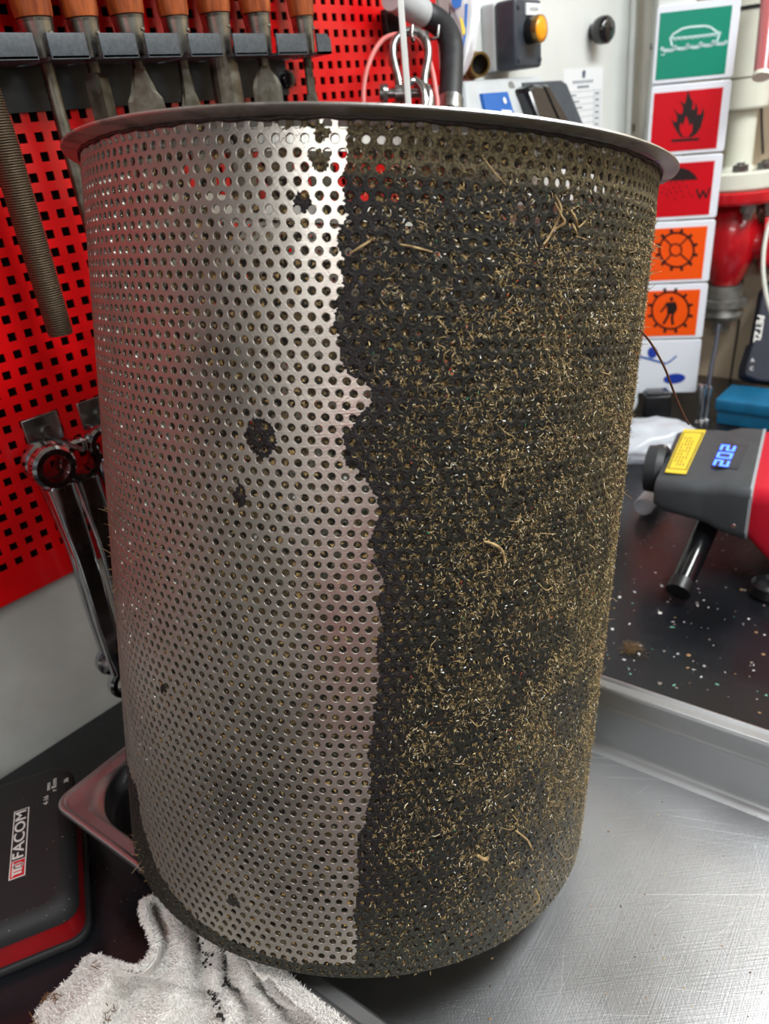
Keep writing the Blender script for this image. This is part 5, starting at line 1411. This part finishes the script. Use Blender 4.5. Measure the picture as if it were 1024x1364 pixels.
# ------------------------------------------------------------------ pipework at the far end
vp_ = at_depth(979, 250, 1.20); VX, VY = vp_[0], vp_[1]
def vz(px, py):  # height of a pixel on the vertical through the valve axis
    d = ray(px, py); n = np.array([CF[0], CF[1], 0]); k = ((np.array([VX, VY, 0]) - CAM) @ n) / (d @ n); return (CAM + d * k)[2]
def vlathe(name, prof, m, parent, seg=32, split=True):
    mb = MB(); mb.lathe([(r, z) for r, z in prof], Matrix.Translation((VX, VY, 0)), seg=seg, split=split); return mb.build(name, m, parent)
wp_ = thing('white_pipe', 'cream painted vertical pipe with bolted flange above the red valve', 'pipe', (VX, VY, vz(975, 250)))
zf1, zf0 = vz(975, 226), vz(973, 250)
vlathe('flange', [(0.020, zf0), (0.066, zf0), (0.068, zf0 + 0.003), (0.068, zf1 - 0.003), (0.064, zf1), (0.020, zf1)], M_cream, wp_, 48)
vlathe('pipe', [(0.026, zf1), (0.021, zf1 + 0.006), (0.021, vz(985, 146))], M_cream, wp_)
zc0, zc1 = vz(985, 147), vz(988, 103)
vlathe('collar', [(0.022, zc0), (0.033, zc0 + 0.001), (0.035, zc0 + 0.004), (0.035, zc1 - 0.003), (0.030, zc1)], M_cream, wp_)
vlathe('upper_pipe', [(0.036, zc1), (0.036, CEIL - 0.001)], M_cream, wp_)
vlathe('cable_tie', [(0.0365, vz(990, 15)), (0.0372, vz(990, 15)), (0.0372, vz(990, 10)), (0.0365, vz(990, 10))], M_black, wp_, 40)
for a in (3.55, 4.35, 5.2, 0.1, 1.2):
    mb = MB(); c = (VX + 0.050 * math.cos(a), VY + 0.050 * math.sin(a), zf1); mb.lathe([(0.0115, 0), (0.0115, 0.009), (0.009, 0.010)], Matrix.Translation(c), seg=6, smooth=False)
    mb.lathe([(0.006, 0.010), (0.006, 0.013)], Matrix.Translation(c), seg=12); mb.build('bolt', M_zinc, wp_)
rv = thing('red_valve', 'glossy red cast valve body below the cream flange', 'valve', (VX, VY, vz(962, 375)))
zr0 = vz(971, 268)
vlathe('top_flange', [(0.02, zr0), (0.070, zr0), (0.072, zr0 + 0.004), (0.072, zf0 - 0.004), (0.068, zf0 - 0.001), (0.02, zf0 - 0.001)], M_valve, rv, 48)
z_b = vz(960, 378); zm = (zr0 + z_b) / 2
vlathe('body', [(0.026, zr0), (0.030, zr0 - 0.012), (0.040, zr0 - 0.030), (0.044, zm + 0.01), (0.041, zm - 0.02), (0.030, z_b + 0.016), (0.022, z_b)], M_valve, rv, 40, split=False)
for a in (3.9, 4.75, 5.7):
    mb = MB(); c = (VX + 0.052 * math.cos(a), VY + 0.052 * math.sin(a), zr0 - 0.013); mb.lathe([(0.0115, 0), (0.0115, 0.012)], Matrix.Translation(c), seg=6, smooth=False); mb.lathe([(0.007, -0.010), (0.007, 0)], Matrix.Translation(c), seg=12); mb.build('bolt', M_zinc, rv)
sdir = np.array([CR[0], CR[1], 0]); sdir = sdir / np.linalg.norm(sdir); sdir = sdir * 0.93 - np.array([CF[0], CF[1], 0]) * 0.35; sdir /= np.linalg.norm(sdir)
so = np.array([VX, VY, vz(985, 322)])
mb = MB(); mb.lathe([(0.030, 0.02), (0.027, 0.038), (0.030, 0.046)], axis_frame(so, sdir), seg=28, split=False); mb.build('side_branch', M_valve, rv)
mb = MB(); M_ = frame(so + sdir * 0.046, sdir, ez=(0, 0, 1))
sq = rrect(0.080, 0.080, 0.018, 6)
for x0, x1 in ((0.0, 0.0125), (0.0135, 0.028)): mb.rings([[(x, p[0], p[1]) for p in sq] for x in (x0, x1)], M_, True, True, False)
mb.build('bonnet_flange', M_valve, rv, bevel=0.002)
for sy in (-1, 1):
    for sz in (-1, 1): MB().lathe([(0.0085, 0.028), (0.0085, 0.036), (0.0055, 0.038), (0.0055, 0.043)], axis_frame(M_ @ Vector((0, sy * 0.027, sz * 0.027)), sdir), seg=10).build('bonnet_bolt', M_valve, rv)
mb = MB(); mb.lathe([(0.024, 0.028), (0.020, 0.05), (0.020, 0.08)], axis_frame(so + sdir * 0.046, sdir), seg=24); mb.build('bonnet', M_valve, rv)
cg = thing('hose_coupling', 'dull grey hose coupling screwed under the red valve', 'coupling', (VX, VY, vz(955, 440)))
z1_, z2_, z3_, z4_ = z_b, vz(958, 400), vz(956, 418), vz(954, 440)
M_coup = mat('dull_alloy', (150, 150, 144), 0.5, metal=0.7, noise=0.2, nscale=60)
vlathe('hex', [(0.030, z1_ - 0.002), (0.030, z1_ - 0.022)], M_coup, cg, 8)
vlathe('lug_ring', [(0.024, z1_ - 0.022), (0.038, z1_ - 0.024), (0.038, z2_ - 0.008), (0.030, z2_ - 0.010), (0.034, z3_), (0.030, z3_ - 0.008), (0.014, z3_ - 0.010), (0.014, z4_)], M_coup, cg, 24)
# sight tube, hoses and cables
sg = thing('sight_tube', 'pinkish clear sight tube strapped beside the cream pipe', 'tube', at_depth(1012, 100, 1.00))
mb = MB(); mb.tube(dpts([(1027, -40), (1022, 20), (1014, 101)], 1.00), 0.0104, 16); mb.build('glass', M_sight, sg)
mb = MB(); mb.tube(dpts([(1014.3, 98), (1013.7, 103)], 1.00), 0.0114, 16); mb.build('end_cap', M_cream, sg)
mb = MB(); mb.tube(bez(dpts([(1006, 98), (1014, 106), (1026, 118), (1040, 120)], 1.16), 6), 0.004, 8); tag(mb.build('blue_cable', mat('blue_cable', (70, 92, 150), 0.5)), 'short blue cable curving away below the sight tube', 'cable')
XB = X1 - 0.006
def bpts(L, off=0.0): return [at_x(x, y, XB - off) for x, y in L]
mb = MB(); mb.tube(bez(bpts([(1016, 80), (1014, 150), (1016, 205)], 0.002), 6), 0.0020, 8); tag(mb.build('thin_cable', M_black), 'thin black cable running down the beige wall behind the cream pipe', 'cable')
mb = MB(); mb.tube(bez(bpts([(990, 330), (988, 380), (984, 430), (978, 470), (970, 520), (966, 545)], 0.002), 6), 0.0019, 8); tag(mb.build('thin_cable', M_black), 'thin black cable hanging down the beige wall beside the coupling', 'cable')
mb = MB(); mb.tube(bez(dpts([(957, 432), (953, 460), (947, 490), (943, 520), (942, 545)], 1.20), 6), 0.0036, 10); tag(mb.build('drain_hose', mat('dark_blue_hose', (44, 48, 62), 0.4)), 'dark drain hose hanging below the grey coupling', 'hose')
mb = MB(); mb.tube(bez(dpts([(1036, 280), (1024, 300), (1017, 335), (1017, 370), (1024, 408), (1036, 430)], 1.08), 6), 0.0030, 10); tag(mb.build('pale_hose', mat('pale_hose', (196, 200, 190), 0.4)), 'pale grey hose curving past the red valve', 'hose')
# headlamp strap
hl = thing('headlamp_pouch', 'black headlamp pouch with white lettering hanging on the beige wall', 'headlamp', at_depth(1010, 510, 1.16))
def dslab(name, L, d0, d1, m, parent, bev=0.003):
    A = dpts(L, d0); B_ = [a + CF * (d1 - d0) for a in A]; n = len(A); mb = MB()
    mb.add([tuple(x) for x in A] + [tuple(x) for x in B_], [tuple(range(n - 1, -1, -1)), tuple(range(n, 2 * n))] + [(i, (i + 1) % n, (i + 1) % n + n, i + n) for i in range(n)]); return mb.build(name, m, parent, bevel=bev)
dslab('strap', [(1017, 385), (1060, 340), (1060, 445), (1003, 462)], 1.205, 1.225, mat('navy_fabric', (28, 34, 50), 0.7, noise=0.2, nscale=200, bump=0.3, bscale=900), hl)
dslab('pouch', [(1004, 455), (1050, 440), (1050, 512), (1010, 507), (993, 500), (994, 488)], 1.195, 1.225, mat('navy_fabric'), hl)
mb = MB(); c = at_depth(1010, 438, 1.203); ex_ = at_depth(1007, 458, 1.203) - at_depth(1013.5, 418, 1.203)
text_into(mb, 'PETZL', frame(c, ex_, ez=-CF), 0.0155, 0.0004, sx=1.05, bold=0.02); mb.build('lettering', M_label, hl)
mb = MB()
for (x, y) in ((1001, 491), (1002, 480)): text_into(mb, 'C' if y > 485 else 'A', frame(at_depth(x, y, 1.1935), -ex_ * 0 + CR, ez=-CF), 0.009, 0.0004)
mb.build('small_letters', M_label, hl)

# ------------------------------------------------------------------ things on the bench at the right
# blue case
p0, p1 = at_z(949, 566, BZ), at_z(1024, 577, BZ); ed = (p1 - p0) / np.linalg.norm(p1 - p0); bk = np.array([-ed[1], ed[0], 0.0]);
if bk @ CF < 0: bk = -bk
hh = 0.040; BMX = frame(p0, ed, ez=(0, 0, 1)); sgn = 1 if (np.cross([0, 0, 1], ed) @ bk) > 0 else -1
bc = thing('blue_box', 'flat blue painted metal box at the back of the bench', 'box', p0 + ed * 0.11 + bk * 0.04)
MB().box((0.11, sgn * 0.040, 0.012), (0.214, 0.070, 0.022), BMX, bev=0.002).build('base', M_bluebox, bc)
MB().box((0.11, sgn * 0.040, 0.0335), (0.222, 0.078, 0.021), BMX, bev=0.004).build('lid', M_bluebox, bc)
# chrome posts
for k, (bx, by, tx_, ty_, lab) in enumerate(((931, 566, 937.5, 511, 'slim chrome post standing left of the blue box'), (938.5, 563, 944, 514, 'slim chrome post close against the blue box'))):
    b_ = at_z(bx, by, BZ); n = np.array([CF[0], CF[1], 0]); d = ray(tx_, ty_); top_ = CAM + d * (((b_ - CAM) @ n) / (d @ n))
    t = thing('chrome_post', lab, 'post', b_); H_ = top_[2] - BZ
    mb = MB(); mb.lathe([(0.0052, 0.006), (0.0052, H_ - 0.004)], Matrix.Translation(b_), seg=18); mb.build('rod', M_chrome, t)
    mb = MB(); mb.lathe([(0.0066, H_ - 0.005), (0.0066, H_ - 0.001), (0.004, H_)], Matrix.Translation(b_), seg=18); mb.build('cap', M_chrome, t)
    mb = MB(); mb.lathe([(0.0085, 0.0), (0.0085, 0.006), (0.006, 0.010)], Matrix.Translation(b_), seg=18); mb.build('foot', M_chrome, t)
# black block under the signs
p = at_z(873, 552, BZ); mb = MB(); MBX = frame(p, s_r * np.array([1, 1, 0]), ez=(0, 0, 1))
kb = thing('socket_block', 'small black block on the bench under the white emblem plate', 'block', p)
MB().box((0, 0, 0.019), (0.042, 0.035, 0.038), MBX, bev=0.003).build('body', M_black, kb); MB().box((0, 0, 0.040), (0.034, 0.028, 0.004), MBX, bev=0.001).build('cap', M_blackg, kb)
# crumpled bag
def bag(name, label, cpx, size, seed, m, squash=1.0):
    c = at_z(*cpx, BZ); bm = bmesh.new(); bmesh.ops.create_icosphere(bm, subdivisions=5, radius=1.0)
    from mathutils import noise as mn
    for v in bm.verts:
        d = v.co.normalized(); q = d * 1.1 + Vector((seed, 0, 0))
        r = 1 + 0.28 * (mn.ridged_multi_fractal(q, 1.1, 2.0, 2, 1.0, 2.0) - 1.0) * 0.5 + 0.10 * mn.noise(d * 2.2 + Vector((0, seed, 0)))
        v.co = Vector((d.x * size[0] * r, d.y * size[1] * r, max(d.z * size[2] * r + size[2] * 0.8, 0.001)))
    R_ = Matrix.Rotation(math.atan2(CR[1], CR[0]), 3, 'Z')
    bm.verts.index_update(); mb = MB(); mb.add([V3(c) + R_ @ v.co for v in bm.verts], [tuple(v.index for v in f.verts) for f in bm.faces], I4, True); bm.free()
    return tag(mb.build(name, m), label, 'bag')
bag('plastic_bag', 'crumpled translucent white plastic bag on the bench behind the basket', (858, 606), (0.075, 0.050, 0.030), 1.7, M_bag)
bag('plastic_bag', 'upright sheet of crumpled white plastic in front of the emblem plate', (806, 568), (0.050, 0.018, 0.072), 5.2, M_bag)
p = at_z(855, 688, BZ); q = at_z(886, 650, BZ); u_ = q - p
mb = MB(); mb.lathe([(0.011, 0), (0.012, 0.002), (0.013, np.linalg.norm(u_)), (0.011, np.linalg.norm(u_)), (0.0095, 0.003)], axis_frame(p + np.array([0, 0, 0.0135]), u_), seg=24, caps=False)
tag(mb.build('clear_tube', M_bag), 'short clear plastic tube lying on the bench beside the basket', 'tube')

# handheld meter with red rear, yellow label and blue digits
dev = thing('handheld_meter', 'dark grey handheld meter with red end, yellow label and glowing blue digits', 'meter', at_z(960, 720, BZ))
DZ = BZ + 0.112
BLp, BRp, FRp, FLp = [at_z(x, y, DZ) for x, y in ((903, 567), (1030, 578), (1004, 637), (884, 641))]
dyv = at_z(910.5, 572.4, DZ) - at_z(885.3, 629.6, DZ); dyv /= np.linalg.norm(dyv); dx_ = np.array([dyv[1], -dyv[0], 0.0])
if dx_ @ CR < 0: dx_ = -dx_
o_ = FLp; DM = frame(o_, dx_, ez=np.cross(dx_, dyv)); wD = (at_z(925, 567, DZ) - FLp) @ dyv; lD = (FRp - FLp) @ dx_
up_ = 1.0
def dloc(px, py, z=DZ): p = at_z(px, py, z) - o_; return (p @ dx_, p @ dyv)
mb = MB()
secs = []
for (x, y0, y1, zt_, zb2) in ((-0.010, 0.004, wD - 0.006, -0.006, -0.034), (0.0, 0.001, wD - 0.002, -0.002, -0.040), (0.034, 0.0, wD, 0.0, -0.045), (0.046, 0.0, wD, 0.0, -0.048), (0.060, -0.004, wD + 0.003, 0.004, -0.053), (lD, -0.005, wD + 0.004, 0.004, -0.058)):
    w = y1 - y0; h = zt_ - zb2
    secs.append([(x, p[0], p[1]) for p in rrect(w, h, 0.011, 5, (y0 + y1) / 2, (zt_ + zb2) / 2)])
mb.rings(secs, DM, True, True, True); mb.build('body', M_devgrey, dev)
nz = DM @ Vector((-0.010, wD * 0.46, -0.022)); mb = MB()
mb.lathe([(0.026, 0.0), (0.028, 0.008), (0.027, 0.020), (0.024, 0.021), (0.022, 0.012)], axis_frame(nz, -dx_), seg=32, caps=False); mb.lathe([(0.022, 0.012), (0.0005, 0.012)], axis_frame(nz, -dx_), seg=32, caps=False); mb.build('nose', mat('nose_rubber', (44, 48, 50), 0.5), dev)
rd = MB(); secs = []
for (x, e, zt_, zb2) in ((lD + 0.0015, 0.0, 0.002, -0.057), (lD + 0.012, 0.005, 0.006, -0.066), (lD + 0.06, 0.010, 0.010, -0.1115), (lD + 0.11, 0.006, 0.004, -0.1115)):
    secs.append([(x, p[0], p[1]) for p in rrect(wD + 0.008 + 2 * e, zt_ - zb2, 0.018, 6, wD / 2, (zt_ + zb2) / 2)])
rd.rings(secs, DM, True, True, True); o = rd.build('rear_shell', M_devred, dev); o['label'] = 'red rear shell'
mb = MB(); mb.rings([[(x, p[0], p[1]) for p in rrect(wD + 0.010, 0.063, 0.012, 5, wD / 2, -0.027)] for x in (lD - 0.001, lD + 0.002)], DM, True, True, False); mb.build('seam_band', mat('seam_grey', (150, 158, 162), 0.4), dev)
lab_px = [(292, 790), (440, 803), (582, 493), (425, 488)]; lab = [dloc(830 + x / 5.28, 480 + y / 5.28) for x, y in lab_px]
mb = MB(); mb.prism(lab, 0.0002, 0.0008, DM); lb_ = mb.build('warning_label', M_yellow, dev)
ctr = np.mean(lab, 0); def_in = lambda s: [tuple(ctr + (np.array(p) - ctr) * s) for p in lab]
mb = MB(); mb.stroke(def_in(0.84), 0.0011, 0.0008, 0.0011, DM, closed=True)
la_ = np.array(lab); e1_ = (la_[3] - la_[0]); e2_ = (la_[1] - la_[0])
for r in range(4):
    for q in range(9):
        if (q * 5 + r * 3) % 7 == 0: continue
        a_ = la_[0] + e1_ * (0.16 + 0.075 * q) + e2_ * (0.26 + 0.15 * r); mb.stroke([a_, a_ + e1_ * 0.045], 0.0009, 0.0008, 0.0010, DM)
mb.build('label_print', mat('label_ink', (52, 48, 30), 0.5), dev)
dsp = [dloc(830 + x / 5.28, 480 + y / 5.28, DZ + 0.004) for x, y in ((632, 745), (805, 770), (880, 597), (705, 575))]
mb = MB(); mb.prism(dsp, 0.0038, 0.0048, DM); mb.build('display', M_display, dev)
dg0, dg1 = np.array(dloc(830 + 690 / 5.28, 480 + 722 / 5.28, DZ + 0.005)), np.array(dloc(830 + 735 / 5.28, 480 + 616 / 5.28, DZ + 0.005))
dd = dg1 - dg0; dm = (dg0 + dg1) / 2
TM_ = DM @ Matrix.Translation((dm[0], dm[1], 0.0048)) @ Matrix.Rotation(math.atan2(dd[1], dd[0]), 4, 'Z')
SEG = {'2': 'abged', '0': 'abcdef'}
mb = MB(); gw, gh = np.linalg.norm(dd) * 0.30, np.linalg.norm(dd) * 0.30
for q, ch in enumerate('202'):
    cx_d = (q - 1) * np.linalg.norm(dd) * 0.5
    sg_ = {'a': ((-1, 1), (1, 1)), 'b': ((1, 1), (1, 0)), 'c': ((1, 0), (1, -1)), 'd': ((-1, -1), (1, -1)), 'e': ((-1, 0), (-1, -1)), 'f': ((-1, 1), (-1, 0)), 'g': ((-1, 0), (1, 0))}
    for s_ in SEG[ch]:
        (ax_, ay_), (bx_, by_) = sg_[s_]; mb.stroke([(cx_d + ax_ * gw / 2, ay_ * gh / 2), (cx_d + bx_ * gw / 2, by_ * gh / 2)], gw * 0.20, 0.0, 0.0004, TM_)
mb.build('digits', M_digit, dev)
lg = DM @ Vector((-0.004, wD * 0.42, -0.002)); lgp = at_z(881, 600, DZ)
mb = MB(); mb.lathe([(0.0095, -0.008), (0.0100, 0.002), (0.0085, 0.005), (0.006, 0.005), (0.006, 0.002)], axis_frame(lgp + np.array([0, 0, -0.002]), np.array([0, 0, 1]) - CF * 0.3), seg=20, caps=False); mb.build('lug', M_black, dev)
for q in (-0.35, 0.35): MB().tube([lgp + np.array([0, 0, 0.003]) + dx_ * 0.004 * q + dyv * (0.006 * q * 2 - .002), lgp + np.array([0, 0, 0.003]) + dx_ * (0.004 * q + .003) + dyv * (0.006 * q * 2 + .003)], 0.0016, 8).build('lug_screw', M_chrome, dev)
g0 = at_z(906, 781, BZ + 0.0165); g1 = DM @ Vector((0.052, wD * 0.4, -0.044)); g1 = np.array(g1)
mb = MB(); mb.tube([g0, g0 * 0.15 + g1 * 0.85, g1], [0.0118, 0.0122, 0.0122], 24); mb.build('grip', M_blackg, dev)
mb = MB(); mb.tube([g0 - (g1 - g0) * 0.06, g0 + (g1 - g0) * 0.05], 0.0128, 24); mb.build('grip_end', M_black, dev)
mb = MB(); q_ = DM @ Vector((lD - 0.012, -0.0052, -0.040)); mb.lathe([(0.0028, 0), (0.0022, 0.0012)], axis_frame(q_, -dyv), seg=10); mb.build('screw', mat('screw_pinkish', (150, 120, 112), 0.4, metal=.8), dev)
# black knob on the bench
p = at_z(1022, 792, BZ); kn = thing('black_cap', 'round black plastic cap lying on the bench top', 'cap', p)
mb = MB(); mb.lathe([(0.016, 0.0), (0.018, 0.003), (0.017, 0.014), (0.013, 0.017), (0.011, 0.012)], Matrix.Translation(p), seg=28, caps=False); mb.build('shell', M_black, kn)
mb = MB(); mb.lathe([(0.0005, 0.012), (0.011, 0.012)], Matrix.Translation(p), seg=28, caps=False); mb.build('recess', M_rubber, kn)
# stiff brown wire sticking out of the dirty side of the basket
a_, s_ = cyl_uv(846, 437); w0 = np.array(BM @ Vector(((BR - 0.0005) * math.cos(a_), (BR - 0.0005) * math.sin(a_), s_)))
dA = np.dot(w0 - CAM, CF); wpts = [w0]
for k, (x, y) in enumerate(((854, 442), (868, 459), (885, 490), (898, 524), (909, 550), (917, 565))): wpts.append(at_depth(x, y, dA + 0.006 * (k + 1)))
mb = MB(); mb.tube(bez(wpts, 6), 0.0006, 8); tag(mb.build('brown_wire', M_wire), 'stiff brown wire sticking out from the dirty side of the basket', 'wire')
